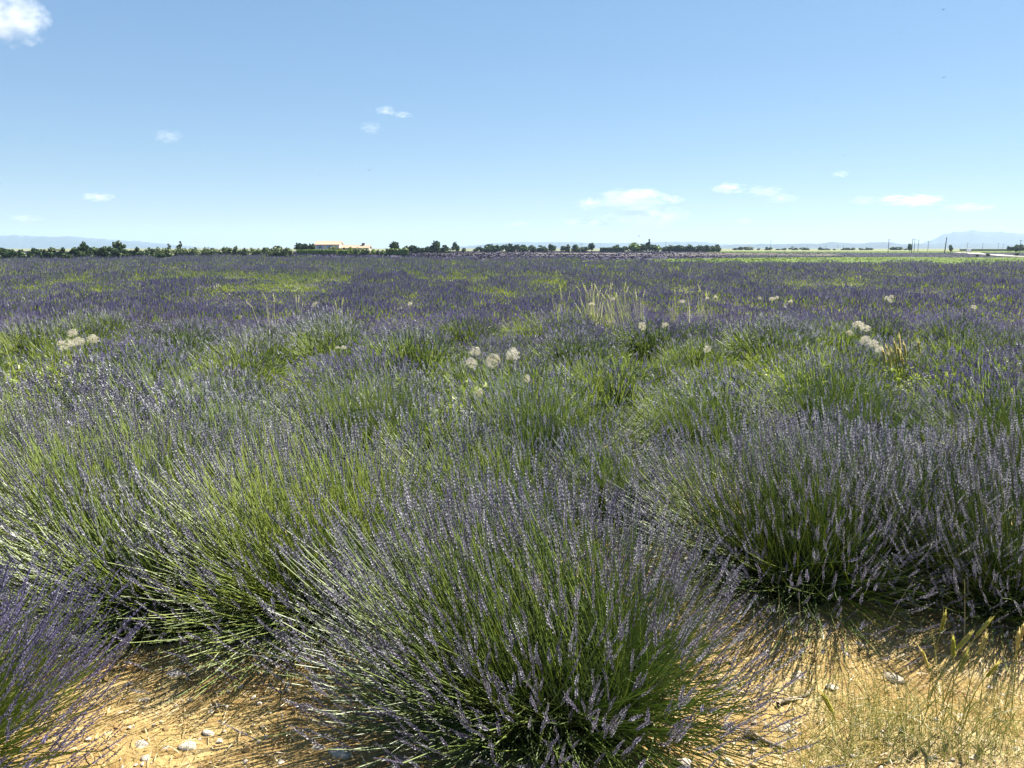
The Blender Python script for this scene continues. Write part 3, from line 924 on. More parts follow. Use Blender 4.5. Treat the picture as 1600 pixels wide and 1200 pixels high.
# straw and bark litter lying on the soil
lb = MB()
n = 9000
lx, ly = r.uniform(-2.2, 2.8, n), r.uniform(1.5, 4.2, n)
az = r.uniform(0, 6.28, n); L = r.uniform(.012, .06, n)
P0 = np.stack([lx, ly, gz(lx, ly) + .006 + r.random(n) * .008], -1)
d = np.stack([np.cos(az), np.sin(az), r.normal(size=n) * .12], -1) * L[:, None]
P = np.stack([P0 - d * .5, P0 + np.array([0, 0, .003]), P0 + d * .5], 1)
ribbons(lb, P, np.repeat(r.uniform(.0015, .004, n)[:, None], 3, 1), 0, np.clip(r.normal(.5, .25, n), 0, 1), side=np.array([[0, 0, 1.0]]) + r.normal(size=(n, 3)) * .4)
tag(lb.build('straw', [M_STRAW]), 'bits of straw littering the soil under the front bushes', 'straw', kind='stuff')

# stones
def stone_mesh(seed):
    import bmesh
    r_ = np.random.default_rng(seed)
    bm = bmesh.new(); bmesh.ops.create_icosphere(bm, subdivisions=2 if seed < 3 else 1, radius=1.0)
    ph = r_.uniform(0, 6, 9)
    for v in bm.verts:
        c = v.co
        k = 1 + .22 * math.sin(c.x * 2.3 + ph[0]) * math.cos(c.y * 2.1 + ph[1]) + .16 * math.sin(c.z * 3.1 + ph[2] + c.x * 2) + .08 * math.sin(c.y * 6 + ph[3])
        v.co = Vector((c.x * k, c.y * k * .8, c.z * k * .55))
    me = bpy.data.meshes.new('stone'); bm.to_mesh(me); bm.free()
    me.materials.append(M_STONE)
    for f in me.polygons: f.use_smooth = seed % 2 == 0
    return me
STONES = [stone_mesh(i) for i in range(6)]
stone_px = [  # u, v, size in photo pixels, label
    (328, 1148, 26, 'white stone in the bottom left, nearest the purple corner bush'), (222, 1166, 22, 'white stone beside the tips of the purple corner bush'),
    (295, 1168, 30, 'broad pale stone on the soil right of the purple corner bush'), (260, 1168, 16, 'small pale stone between two larger ones on the left soil'),
    (228, 1186, 24, 'pale angular stone low on the left soil'), (275, 1052, 40, 'large half-shaded stone under the left flank of the big front bush'),
    (330, 1112, 15, 'round white stone in the streaky shadow of the big front bush'), (225, 1095, 18, 'flat pale stone on the left soil strip'),
    (535, 1180, 40, 'long grey stone in the shade under the big front bush'), (500, 1170, 28, 'grey stone beside the long stone under the big front bush'),
    (1070, 1192, 36, 'broad white stone at the bottom edge right of the big front bush'), (1140, 1190, 22, 'white stone right of the broad one at the bottom edge'),
    (1225, 1140, 30, 'pinkish pale stone on the right soil'), (1300, 1075, 26, 'pale stone in the middle of the right soil'),
    (1345, 1010, 24, 'flat pale stone near the shade of the dark bush'), (1322, 1022, 20, 'small pale stone near the shade of the dark bush'),
    (1545, 1075, 18, 'white stone below the barley ears'), (1565, 1085, 16, 'small pale stone below the barley ears at the right'),
    (1503, 1118, 14, 'small bright stone in the tangled grass'), (1248, 1058, 28, 'pale stone close to the right tips of the big front bush'),
    (1395, 1060, 34, 'broad orange-white stone at the right of the soil patch'), (1110, 1165, 18, 'small stone under the right tips of the big front bush'),
]
for i, (u, v, s, lab) in enumerate(stone_px):
    x, y = onground(u, v)
    o = link('stone', STONES[i % 6], None, (x, y, gz1(x, y) - .004))
    q = s / 1200 * math.hypot(y, EYE) / 2 * .9
    o.scale = (q, q * .9, q * .75); o.rotation_euler = (r.normal() * .15, r.normal() * .15, r.uniform(0, 6.28))
    tag(o, lab, 'stone', 'pale stones on the soil')
gv = MB()
me = STONES[4]
tv = np.array([v.co[:] for v in me.vertices]); tf = np.array([p_.vertices[:] for p_ in me.polygons])
n = 5200
gx, gy = r.uniform(-2.2, 2.8, n), r.uniform(1.4, 4.0, n)
k = vnoise(gx * 2, gy * 2, 33) > .35 + .3 * r.random(n)
gx, gy = gx[k], gy[k]; n = len(gx)
sz = .0035 + .010 * r.random(n) ** 3
inst(gv, tv, tf, basis(np.array([[0, 0, 1.0]]) + r.normal(size=(n, 3)) * .3, r) * sz[:, None, None], np.stack([gx, gy, gz(gx, gy) + sz * .2], -1))
tag(gv.build('gravel', [M_STONE]), 'small pebbles and clods on the soil', 'gravel', kind='stuff')

M_CLOD = plain('soil_clod', (.40, .275, .125), .95, .25, 9, .4, 0, .05)
cb2 = MB()
n = 3600
gx, gy = r.uniform(-2.2, 2.8, n), r.uniform(1.4, 4.0, n)
k = vnoise(gx * 1.7, gy * 1.7, 35) > .3 + .3 * r.random(n)
gx, gy = gx[k], gy[k]; n = len(gx)
sz = .004 + .014 * r.random(n) ** 2.5
inst(cb2, tv, tf, basis(np.array([[0, 0, 1.0]]) + r.normal(size=(n, 3)) * .4, r) * sz[:, None, None], np.stack([gx, gy, gz(gx, gy) + sz * .1], -1))
tag(cb2.build('soil_clods', [M_CLOD]), 'crumbled orange clods of earth on the soil', 'soil', kind='stuff')

# barley ears and stalks on the right
def barley(top, label, group, size=.055, mu=.5, lean=None, awn=1.0, seed=0, wide=1.0):
    r_ = np.random.default_rng(seed)
    lean = lean if lean is not None else (r_.normal() * .04, r_.normal() * .03)
    bx, by = top.x - lean[0], top.y - lean[1]
    g = gz1(bx, by)
    root = empty('barley_stalk', (bx, by, g))
    tag(root, label, 'barley', group)
    tip = np.array([lean[0], lean[1], top.z - g])
    A = np.zeros((1, 3)); B = np.array([[lean[0] * .2, lean[1] * .2, tip[2] * .6]])
    sb = MB(); tubes(sb, bez(A, B, tip[None], 6), np.full((1, 6), .0012 * wide), 0, .4)
    lf = bez(np.array([[0, 0, .02]]), np.array([[.02, .01, .08]]), np.array([[.06, .02, .07]]), 4)
    ribbons(sb, lf, np.array([[.003, .004, .003, .0005]]) * wide, 0, .5)
    sb.build('stem', [M_DRY], root)
    d = nrm(tip[None] - B)[0]
    eb = MB()
    nk = 14
    for rows in range(4):
        z = np.linspace(0, 1, nk)
        a = rows * math.pi / 2 + .4
        fr = basis(d[None], r_)[0]
        P0 = tip + d * (z * size)[:, None] + (fr[:, 0] * math.cos(a) + fr[:, 1] * math.sin(a)) * .0018 * wide
        dd = nrm(d + (fr[:, 0] * math.cos(a) + fr[:, 1] * math.sin(a)) * .16 + r_.normal(size=(nk, 3)) * .05)
        P = np.stack([P0, P0 + dd * .006, P0 + dd * .013], 1)
        ribbons(eb, P, np.tile([.003, .0055, .001], (nk, 1)) * wide, 0, np.clip(r_.normal(mu, .15, nk), 0, 1), side=r_.normal(size=(nk, 3)))
        tubes(eb, np.stack([P0, P0 + dd * .006, P0 + dd * .012], 1), np.tile([.001, .0028, .0006], (nk, 1)) * wide, 0, np.clip(r_.normal(mu, .15, nk), 0, 1))
    ear = eb.build('ear', [M_EAR], root)
    ab = MB(); na = 34
    z = r_.random(na)
    P0 = tip + d * (z * size)[:, None]
    dd = nrm(d + r_.normal(size=(na, 3)) * .075)
    L = size * r_.uniform(.5, .9, na)[:, None] * awn
    P = np.stack([P0, P0 + dd * L * .5, P0 + dd * L], 1)
    ribbons(ab, P, np.tile([.0014, .0010, .0003], (na, 1)) * wide, 0, np.clip(r_.normal(mu + .2, .15, na), 0, 1), side=r_.normal(size=(na, 3)))
    ab.build('awns', [M_EAR], ear)
    return root
G = 'barley ears on the right-hand soil'
for i, (u, v, y, lab, mu) in enumerate([
    (1470, 985, 2.62, 'tallest green barley ear, against the black shade of the dark bush', .3),
    (1527, 993, 2.60, 'upright green barley ear right of the tallest one', .35),
    (1497, 1013, 2.52, 'gold-green barley ear in the crossing pair', .5),
    (1490, 1025, 2.50, 'slim green barley ear leaning on the gold-green one', .2),
    (1498, 1050, 2.46, 'lower green barley ear under the pair', .3),
    (1450, 1043, 2.46, 'straw-coloured barley ear tilting left of the pair', .7),
    (1530, 1022, 2.52, 'bristly dry barley ear below the upright one', .85),
    (1541, 1057, 2.46, 'short green barley ear standing alone at the right', .3),
    (1593, 1000, 2.52, 'reddish-gold barley ear at the right edge', .9),
    (1590, 1015, 2.50, 'pale bristly barley ear at the right edge, lower one', .8),
    (1300, 1112, 2.25, 'flopped yellow-green barley ear near the tips of the front bush', .45)]):
    barley(at(u, v, y - .27), lab, G, .050, mu, lean=((-.05, 0) if i == 5 else (-.06, 0) if i == 10 else None), seed=200 + i, wide=1.35)

# fluffy pale yellow grass ears in the middle rows on the right
for i, (u, v) in enumerate([(1383, 566), (1392, 574), (1400, 552), (1408, 545), (1406, 562), (1415, 556), (1396, 565), (1388, 560), (1437, 552), (1411, 570), (1403, 578)]):
    barley(at(u, v, 6.6 + .05 * (i % 4)), 'fluffy pale yellow grass ear in the bunch right of the seed heads' if i != 8 else 'lone dull yellow grass ear right of the fluffy bunch',
           'fluffy yellow grass ears' if i != 8 else None, .085, .75, lean=(-.06, .02), seed=300 + i, wide=2.6)

# round seed heads
_head = {}
def head_mesh(seed):
    if seed not in _head:
        r_ = np.random.default_rng(seed)
        n = 110
        d = nrm(r_.normal(size=(n, 3)))
        d = d[d[:, 2] > -.75]; n = len(d)
        hb = MB()
        R = r_.uniform(.7, 1.08, n)
        ribbons(hb, np.stack([d * .12, d * .5, d * R[:, None]], 1), np.tile([.012, .012, .012], (n, 1)), 0, .4, side=r_.normal(size=(n, 3)))
        k = 7                                        # the parasol of hairs on each seed
        V, F = [], []
        fr = basis(d, r_)
        cnt = 0
        for i in range(n):
            c = d[i] * R[i] * .92
            for j in range(k):
                a = 2 * math.pi * j / k
                e = fr[i][:, 0] * math.cos(a) + fr[i][:, 1] * math.sin(a)
                f_ = fr[i][:, 0] * -math.sin(a) + fr[i][:, 1] * math.cos(a)
                t_ = c + e * .24 + d[i] * .10
                V += [c, t_ + f_ * .015, t_ - f_ * .015]
                F += [(cnt, cnt + 1, cnt + 2)]; cnt += 3
        hb.add(V, F, 0, np.repeat(np.clip(r_.normal(.65, .25, n), 0, 1), k * 3))
        core = MB()
        _head[seed] = hb.mesh('fluff', [M_SEED])
    return _head[seed]
def core_mesh():
    if 'core' not in _head:
        import bmesh
        bm = bmesh.new(); bmesh.ops.create_icosphere(bm, subdivisions=1, radius=.2)
        me = bpy.data.meshes.new('receptacle'); bm.to_mesh(me); bm.free(); me.materials.append(M_DRY)
        _head['core'] = me
    return _head['core']
def seed_head(u, v, y, px, label, group, squash=1.0, seed=0):
    c = at(u, v, y)
    R = px / 1200 * y / 2 * 1.0
    r_ = np.random.default_rng(900 + seed)
    lx, ly = r_.normal() * .05, r_.normal() * .04
    g = gz1(c.x - lx, c.y - ly)
    root = empty('seed_head', (c.x - lx, c.y - ly, g))
    tag(root, label, 'seed head', group)
    h = c.z - g
    sb = MB(); tubes(sb, bez(np.zeros((1, 3)), np.array([[0, 0, h * .6]]), np.array([[lx, ly, h]]), 6), np.full((1, 6), .003), 0, .6)
    sb.build('stem', [M_GRASS], root)
    for nm, me in (('fluff', head_mesh(seed % 4)), ('receptacle', core_mesh())):
        o = link(nm, me, root, (lx, ly, h))
        o.scale = (R, R, R * squash); o.rotation_euler = (r_.normal() * .3, r_.normal() * .3, r_.uniform(0, 6))
GS = 'round seed heads among the lavender'
for i, (u, v, y, px, lab, sq) in enumerate([
    (113, 521, 6.9, 15, 'upper seed head of the left cluster, over the green grass', .9), (105, 539, 6.6, 24, 'broad cream seed head lowest in the left cluster', .7),
    (123, 534, 6.7, 17, 'pinkish seed head in the middle of the left cluster', .9), (145, 530, 6.7, 18, 'seed head at the right end of the left cluster', .85), (94, 536, 6.8, 10, 'small seed head at the left end of the left cluster', .9),
    (742, 549, 6.3, 18, 'white seed head at the left of the trio in mid field', .9), (770, 564, 5.9, 23, 'ragged cream seed head in the middle of the trio', 1.05), (801, 555, 6.1, 23, 'round cream seed head at the right of the trio', 1),
    (736, 568, 5.9, 18, 'thin greenish seed head just under the left one of the trio', 1), (748, 613, 5.4, 15, 'yellowish seed head low in front of the trio', .9), (823, 592, 5.6, 13, 'faint greenish seed head low to the right of the trio', 1.1),
    (1341, 507, 7.3, 18, 'flat-topped white seed head at the top of the right cluster', .6), (1352, 513, 7.2, 16, 'seed head tucked under the topmost one of the right cluster', .7), (1327, 520, 7.2, 11, 'small yellowish seed head at the left of the right cluster', .7),
    (1352, 532, 6.9, 18, 'white seed head low in the right cluster', .8), (1365, 538, 6.8, 16, 'cream-orange seed head lowest in the right cluster', .9), (1374, 546, 6.7, 12, 'thin dull seed head below the right cluster', 1),
    (527, 543, 6.6, 7, 'tiny white seed head at left of a pair above the dry patch', .8), (537, 543, 6.6, 9, 'tiny white seed head at right of a pair above the dry patch', .7),
    (1003, 510, 7.9, 13, 'grey-white seed head left of the orange one in the middle distance', 1.1), (1039, 508, 8.0, 11, 'orange-tinted seed head in the middle distance', .8),
    (1105, 545, 6.5, 13, 'wispy grey seed head among grey spikes right of centre', 1),
    (641, 475, 11, 8, 'small white seed head at the crest, left of the middle', .8), (491, 476, 11, 11, 'flat white seed head at the crest above the fan-shaped bush', .4),
    (958, 467, 11.6, 6, 'small white seed head below the pale grass clumps', .9), (925, 475, 10.8, 11, 'flat pale seed head in front of the pale grass clumps', .35),
    (1066, 471, 11, 9, 'white seed head right of the pale grass clumps', .6), (1105, 466, 11.4, 6, 'tiny white seed head at the crest, nearer the pale grass', .8), (1118, 464, 11.5, 6, 'tiny white seed head at the crest, farther right of the pale grass', .8),
    (1187, 466, 11.3, 6, 'tiny seed head at the crest left of the white pair', .8), (1206, 467, 11.2, 9, 'left seed head of the white pair on the right crest', .7), (1214, 465, 11.3, 7, 'right seed head of the white pair on the right crest', .8), (1235, 471, 10.9, 7, 'single small seed head right of the white pair', .7),
    (1386, 466, 11, 8, 'left bloom of the white cluster on the right crest', .9), (1393, 464, 11.1, 8, 'upper bloom of the white cluster on the right crest', .8), (1391, 470, 10.9, 7, 'lower bloom of the white cluster on the right crest', .7),
    (1521, 480, 10.2, 8, 'lone white seed head near the right edge of the crest', .9)]):
    seed_head(u, v, y, px, lab, GS, sq, i)

# pale grass clumps on the crest
def grass_clump(u, vb, vt, y, wpx, label, n, mu, seed, lean=0):
    r_ = np.random.default_rng(seed)
    b = at(u, vb, y); h = (vb - vt) / 1200 * y
    g = gz1(b.x, b.y)
    root = empty('grass_clump', (b.x, b.y, g))
    tag(root, label, 'grass clump', 'tall pale grass clumps on the crest')
    H = (b.z - g) + h * .54
    wd = wpx / 1200 * y
    bb = MB()
    base = np.stack([r_.normal(size=n) * wd * .16, r_.normal(size=n) * wd * .16, np.zeros(n)], -1)
    blades(bb, base, H * r_.uniform(.6, 1.02, n), r_.uniform(.012, .022, n) * (1.0 if n > 60 else .6), r_, .13 + wd * .12, 0, mu, .15, 5, (lean, 0))
    bb.build('blades', [M_PALE], root)
    # seed tops
    tb = MB(); k = max(3, n // 8)
    az = r_.normal(size=k) * wd * .4
    P0 = np.stack([az + lean * H * .8, r_.normal(size=k) * wd * .2, H * r_.uniform(.8, 1.0, k)], -1)
    d = nrm(np.stack([az * 1.2, 0 * az, np.full(k, .4)], -1))
    inst(tb, SP_MID[0][0], SP_MID[0][1], basis(d, r_) * np.array([.014, .014, .13])[None, None], P0, 0, np.clip(r_.normal(.8, .1, k), 0, 1))
    tubes(tb, np.stack([P0 * np.array([.3, .3, 0]), P0 * np.array([.7, .7, .6]), P0], 1), np.full((k, 3), .0025), 0, .7)
    tb.build('seed_tops', [M_PALE], root)
for i, a in enumerate([
    (926, 468, 434, 12.2, 30, 'largest pale yellow grass clump on the crest, with whitish tops', 80, .85, 0),
    (962, 468, 438, 12.3, 18, 'slim pale grass clump right of the largest one, leaning left', 34, .7, -.18), (985, 466, 433, 12.4, 24, 'airy green-yellow grass clump in the middle of the crest row', 40, .55, -.2),
    (1003, 465, 441, 12.4, 16, 'low thin grass clump right of the airy one', 24, .6, -.05), (878, 464, 446, 12.6, 22, 'small greenish grass clump left of the largest one', 26, .5, .05),
    (1085, 460, 438, 12.8, 34, 'wispy yellow grass clump with fluffy tops at the right of the crest row', 22, .7, 0), (1115, 462, 444, 12.8, 18, 'small grass tuft beside the wispy clump', 18, .6, -.1), (1055, 462, 445, 12.8, 16, 'faint grass tuft left of the wispy clump', 16, .6, .03),
    (425, 473, 456, 11.8, 28, 'bright pale grass clump on the crest below the house', 18, .75, .1), (537, 474, 464, 11.6, 16, 'small grass tuft on the crest right of the bright clump', 9, .6, -.15), (470, 474, 465, 11.6, 14, 'faint grass tuft on the crest left of the small one', 7, .6, -.1)]):
    grass_clump(*a[:5], a[5], a[6], a[7], 400 + i, a[8])

# leafy weeds
def weed(u, v, y, n, spread, label, seed, hgt=.5):
    r_ = np.random.default_rng(seed)
    c = at(u, v, y); g = gz1(c.x, c.y)
    root = empty('weed_plant', (c.x, c.y, g))
    tag(root, label, 'weed', 'leafy yellow-green weeds')
    sb, lb_ = MB(), MB()
    base = np.stack([r_.normal(size=n) * spread * .3, r_.normal(size=n) * spread * .3, 0 * np.zeros(n)], -1)
    tip = base * 2 + np.stack([r_.normal(size=n) * .06, r_.normal(size=n) * .06, hgt * r_.uniform(.6, 1.1, n)], -1)
    mid = (base + tip) / 2 + r_.normal(size=(n, 3)) * .02
    P = bez(base, mid, tip, 6)
    tubes(sb, P, np.full((n, 6), .0025), 0, .6)
    sb.build('stems', [M_GRASS], root)
    L = 26
    s = r_.uniform(.25, 1, (n, L))
    pos = P[np.arange(n)[:, None], np.clip((s * 5).astype(int), 0, 5)].reshape(-1, 3) + r_.normal(size=(n * L, 3)) * .012
    d = nrm(r_.normal(size=pos.shape) * np.array([1, 1, .5]) + np.array([0, 0, .35]))
    ln = r_.uniform(.025, .05, len(pos))[:, None]
    ribbons(lb_, np.stack([pos, pos + d * ln * .5, pos + d * ln], 1), np.tile([.004, .018, .002], (len(pos), 1)), 0, np.clip(r_.normal(.7, .2, len(pos)), 0, 1), side=r_.normal(size=pos.shape))
    o = lb_.build('leaves', [M_GRASS], root); o['kind'] = 'stuff'
for i, a in enumerate([(48, 580, 5.9, 26, .45, 'bright yellow-green leafy weed beside the left edge', .55), (15, 610, 5.6, 22, .4, 'darker leafy weed cut off by the left edge', .5), (100, 600, 5.7, 14, .35, 'pale leafy weed right of the bright one at the left', .45),
    (614, 700, 4.3, 8, .12, 'small yellow-green weed in the dark gap under the fan-shaped bush', .22), (697, 640, 4.9, 7, .10, 'upright pale yellow weed left of the rounded bush', .5), (745, 605, 5.3, 16, .35, 'loose yellow-green weed under the trio of seed heads', .5),
    (1240, 560, 6.2, 20, .4, 'bright leafy weed left of the right seed head cluster', .52), (1420, 580, 6.2, 14, .3, 'yellow-green weed around the fluffy grass ears', .5), (380, 690, 4.4, 6, .12, 'small green weed at the foot of the swept bush', .35)]):
    weed(*a[:5], a[5], 500 + i, a[6] * 1.25)

# white flowers in the far left rows, all one mass
wb = MB()
n = 420
uu = r.uniform(215, 345, n); vv = 443 + (uu - 280) * .01 + r.normal(size=n) * 2.2
for_y = []
pts = []
for u, v in zip(uu[:140], vv[:140]):
    x, y = onground(u, v, .75)
    pts.append((x, y))
pts = np.array(pts)
loc = np.stack([pts[:, 0], pts[:, 1], gz(pts[:, 0], pts[:, 1]) + .45], -1)
inst(wb, SPIKE_LO_V, SPIKE_LO_F, basis(np.array([[0, 0, 1.0]]) + r.normal(size=(len(loc), 3)) * .3, r) * np.array([.16, .16, .26])[None, None], loc, 0, np.clip(r.normal(.6, .2, len(loc)), 0, 1))
tag(wb.build('white_flowers', [M_SEED]), 'band of white flower heads among yellow-green weeds on the far left slope', 'flowers', kind='stuff')
yb = MB()
k = r.normal(size=(500, 2)) * np.array([.8, .9])
pp = pts[r.integers(0, len(pts), 500)] + k
blades(yb, np.stack([pp[:, 0], pp[:, 1], gz(pp[:, 0], pp[:, 1])], -1), r.uniform(.5, .95, 500), r.uniform(.12, .22, 500), r, .2, 0, .8, .2, 3)
tag(yb.build('weedy_grass', [M_GRASS]), 'yellow-green weeds under the white flower band on the far left slope', 'grass', kind='stuff')

# twigs
def twig(u0, v0, u1, v1, label, rad=.006, h=.01, lift=0.0, seed=0):
    r_ = np.random.default_rng(seed)
    x0, y0 = onground(u0, v0); x1, y1 = onground(u1, v1)
    A = np.array([x0, y0, gz1(x0, y0) + h]); B = np.array([x1, y1, gz1(x1, y1) + h + lift])
    s = np.linspace(0, 1, 8)[:, None]
    P = A * (1 - s) + B * s + r_.normal(size=(8, 3)) * .006
    b = MB(); tubes(b, P[None], np.linspace(rad, rad * .5, 8)[None], 0, .5, 6)
    q = P[4]; e = q + np.array([r_.normal() * .05, .03, .02])
    tubes(b, np.stack([q, (q + e) / 2, e])[None], np.array([[rad * .5, rad * .4, rad * .2]]), 0, .5, 5)
    tag(b.build('twig', [M_WOOD], smooth=True), label, 'twig', 'dead twigs on the soil')
twig(1215, 1108, 1272, 1085, 'pale broken twig at the right tips of the big front bush', .008, seed=1)
twig(1165, 1150, 1225, 1175, 'thick pale twig near the bottom right of the big front bush', .010, seed=2)
twig(1545, 1048, 1595, 1035, 'grey twig under the dark bush at the right edge', .006, seed=3)
twig(1400, 1005, 1440, 985, 'thin twig at the edge of the black shade', .004, seed=4)
# bare dry stalks rising beside the dark bush
for i, (u, v0, v1, du, lab) in enumerate([(1218, 985, 928, -1, 'bare dry stalk at the right tips of the big front bush'), (1250, 985, 920, -2, 'taller bare dry stalk beside the black gap'), (1382, 985, 905, 46, 'long bent bare stalk reaching out of the dark bush'), (1507, 1000, 905, 0, 'thin upright bare stalk behind the barley ears')]):
    x, y = onground(u, v0)
    tp = at(u + du, v1, y)
    g = gz1(x, y)
    b = MB(); tubes(b, bez(np.array([[x, y, g]]), np.array([[x + (tp.x - x) * .4, y, g + (tp.z - g) * .5]]), np.array([[tp.x, y, tp.z]]), 7), np.linspace(.0025, .0012, 7)[None], 0, .6, 5)
    tag(b.build('dry_stalk', [M_STRAW]), lab, 'stalk', 'bare dry stalks')

# ------------------------------------------------------------------ trees, hedges, house
def ico(sub):
    import bmesh
    bm = bmesh.new(); bmesh.ops.create_icosphere(bm, subdivisions=sub, radius=1)
    v = np.array([a.co[:] for a in bm.verts]); f = np.array([[q.index for q in p.verts] for p in bm.faces]); bm.free()
    return v, f
def crown_mesh(seed, lobes, m, n=420, size=.16, mu=.5, inner=True):
    """leaf clumps through the crown volume; lobes = (x, y, z, r) with the crown about 1 high"""
    r_ = np.random.default_rng(seed)
    b = MB()
    lobes = [(l[0] + r_.normal() * .08, l[1] + r_.normal() * .08, l[2] + r_.normal() * .06, l[3] * r_.uniform(.75, 1.2)) for l in lobes]
    w = np.array([l[3] ** 2 for l in lobes]); w = w / w.sum()
    which = r_.choice(len(lobes), n, p=w)
    Lb = np.array(lobes)[which]
    d = nrm(r_.normal(size=(n, 3)))
    P = Lb[:, :3] + d * (Lb[:, 3] * r_.uniform(.55, 1.1, n))[:, None]
    quad = np.array([(-.5, -.15, 0), (.1, -.5, .1), (.5, .1, 0), (-.1, .5, -.1)])
    s = size * r_.uniform(.6, 1.3, n)
    inst(b, quad, np.array([(0, 1, 2, 3)]), basis(d + r_.normal(size=(n, 3)) * .7, r_) * s[:, None, None], P, 0, np.clip(r_.normal(mu, .25, n), 0, 1))
    if inner:
        v, f = ico(1)
        for l in lobes:
            b.add(v * l[3] * .62 * (1 + .2 * r_.normal(size=(len(v), 1))) + np.array(l[:3]), f, 0, .2)
    return b.mesh('crown', [m])
def trunk_mesh(seed, h=.5, rad=.05):
    r_ = np.random.default_rng(seed)
    b = MB()
    P = np.stack([np.zeros(3), np.array([.02, 0, h * .5]), np.array([0, .02, h])])
    tubes(b, P[None], np.array([[rad, rad * .75, rad * .5]]), 0, .5, 6)
    for k in range(4):
        a = k * 1.6 + r_.random()
        e = np.array([math.cos(a) * .25, math.sin(a) * .25, h + .25])
        q = P[1] * .4 + P[2] * .6
        tubes(b, np.stack([q, (q + e) / 2 + np.array([0, 0, -.02]), e])[None], np.array([[rad * .5, rad * .35, rad * .15]]), 0, .5, 4)
    return b.mesh('trunk', [M_BARK])
ROUND = [(0, 0, .62, .32), (.2, .05, .55, .24), (-.2, -.05, .52, .25), (.05, .15, .78, .2), (-.1, -.1, .8, .18)]
WIDE = [(0, 0, .6, .34), (.34, 0, .5, .28), (-.36, .05, .48, .28), (.15, .1, .72, .22), (-.2, 0, .7, .22)]
TALL = [(0, 0, .4, .2), (.03, 0, .6, .18), (-.02, 0, .78, .13), (0, .02, .92, .08)]
RAG = [(0, 0, .5, .28), (.24, .02, .62, .18), (-.22, 0, .42, .22), (.05, 0, .85, .15), (-.12, .1, .7, .16)]
BALL = [(0, 0, .5, .42), (.25, .1, .42, .26), (-.25, -.1, .42, .28), (.05, -.1, .7, .24)]
CROWNS = {'round': [crown_mesh(600 + i, ROUND, M_TREE) for i in range(2)], 'wide': [crown_mesh(610 + i, WIDE, M_TREE) for i in range(2)], 'tall': [crown_mesh(620, TALL, M_TREE, 300, .12)],
          'ragged': [crown_mesh(630 + i, RAG, M_TREE) for i in range(7)], 'ball': [crown_mesh(640 + i, BALL, M_OLIVE, 260, .2) for i in range(3)], 'bush': [crown_mesh(650 + i, BALL, M_TREE, 300, .2) for i in range(2)],
          'garden': [crown_mesh(660 + i, BALL, M_HEDGE, 300, .2) for i in range(2)]}
TRUNKS = [trunk_mesh(1), trunk_mesh(2, .35, .04)]
_tk = [0]
def tree(u, D, hpx, kind, label, group, wide=1.0, name='tree', cat='tree', sink=.0, trunk=True):
    m = D / 1218.0
    x = ray(u, 388)[0] * D
    h = hpx * m
    i = _tk[0]; _tk[0] += 1
    rr = np.random.default_rng(7000 + i)
    root = empty(name, (x, D, gz1(x, D) - sink * h), rr.uniform(0, 6.28), (h * wide, h * wide, h))
    tag(root, label, cat, group)
    c = CROWNS[kind]
    link('crown' if trunk else 'foliage', c[i % len(c)], root)
    if trunk: link('trunk', TRUNKS[i % 2], root)
r = np.random.default_rng(77)
# the dark line of trees at the left
for i in range(34):
    u = -12 + i * 8.0 + r.normal() * 1.6
    hp = np.interp(u, [0, 40, 120, 145, 185, 220, 260], [17, 17, 16, 19, 19, 15, 10]) * r.uniform(.85, 1.12)
    tree(u, 226 + r.uniform(-5, 8), hp * 1.08 * r.uniform(.8, 1.15), 'ragged' if i % 3 else 'wide', 'dark green tree in the continuous row along the left horizon', 'trees in the row along the left horizon', 1.15, sink=.12)
tree(131, 232, 26, 'ragged', 'ragged tree standing taller than the left row', None, .7); tree(184, 232, 26, 'round', 'rounded tree sticking out of the right half of the left row', None, .75)
for u, hp, lab in ((263, 17, 'broad conifer behind the pale shrubs on the left'), (279, 20, 'slim conifer behind the pale shrubs on the left')):
    tree(u, 330, hp, 'tall', lab, None, .9)
for i in range(30):
    u = 212 + i * 8.3 + r.normal() * 1.2
    tree(u, 246 + r.uniform(-3, 3), r.uniform(13, 17), 'ball', 'rounded pale green shrub in the row between the left trees and the house', 'pale rounded shrubs left of the house', 1.0, 'shrub', 'shrub', .1, False)
for u, hp in ((418, 12), (434, 14), (452, 11)):
    tree(u, 285, hp, 'bush', 'dark shrub at the right end of the pale shrub row', 'dark shrubs left of the house', 1.0, 'shrub', 'shrub', .05, False)
for u, hp, lab in ((468, 17, 'round tree left of the house'), (478, 18, 'tree with a pointed top nearer the house wall'), (488, 16, 'tree touching the left wall of the house')):
    tree(u, 318, hp, 'round', lab, None, .9)
tree(615, 292, 22, 'round', 'round full tree standing free at the right end of the house hedge', None, .95)
for i, (u, hp) in enumerate([(634, 12), (642, 13), (650, 11), (658, 10), (668, 11), (675, 12), (690, 12), (699, 11)]):
    tree(u, 400, hp, 'ragged', 'dark tree in the clump right of the house, behind the grey field', 'trees behind the grey field', 1.9, sink=.12)
tree(682, 400, 18, 'round', 'tallest tree of the clump right of the house', None, .8); tree(712, 402, 16, 'wide', 'broad solitary tree right of the clump behind the house', None, .75); tree(724, 402, 8, 'bush', 'small tree right of the broad solitary one', None)
for i, (u, hp) in enumerate([(750, 9), (760, 11), (768, 13), (776, 12), (790, 12), (799, 13), (808, 12), (818, 12), (829, 11), (842, 10), (851, 9)]):
    tree(u, 470, hp, 'ragged' if i % 2 else 'wide', 'dark tree in the long broken line at the middle of the horizon', 'trees in the middle of the horizon', 1.9, sink=.12)
tree(861, 460, 14, 'wide', 'domed tree ending the long broken line', None, 1.15, sink=.15); tree(886, 470, 12, 'ragged', 'thin tree between the domed tree and the pole', None, 1.1, sink=.15); tree(879, 470, 9, 'bush', 'low tree left of the thin one', None)
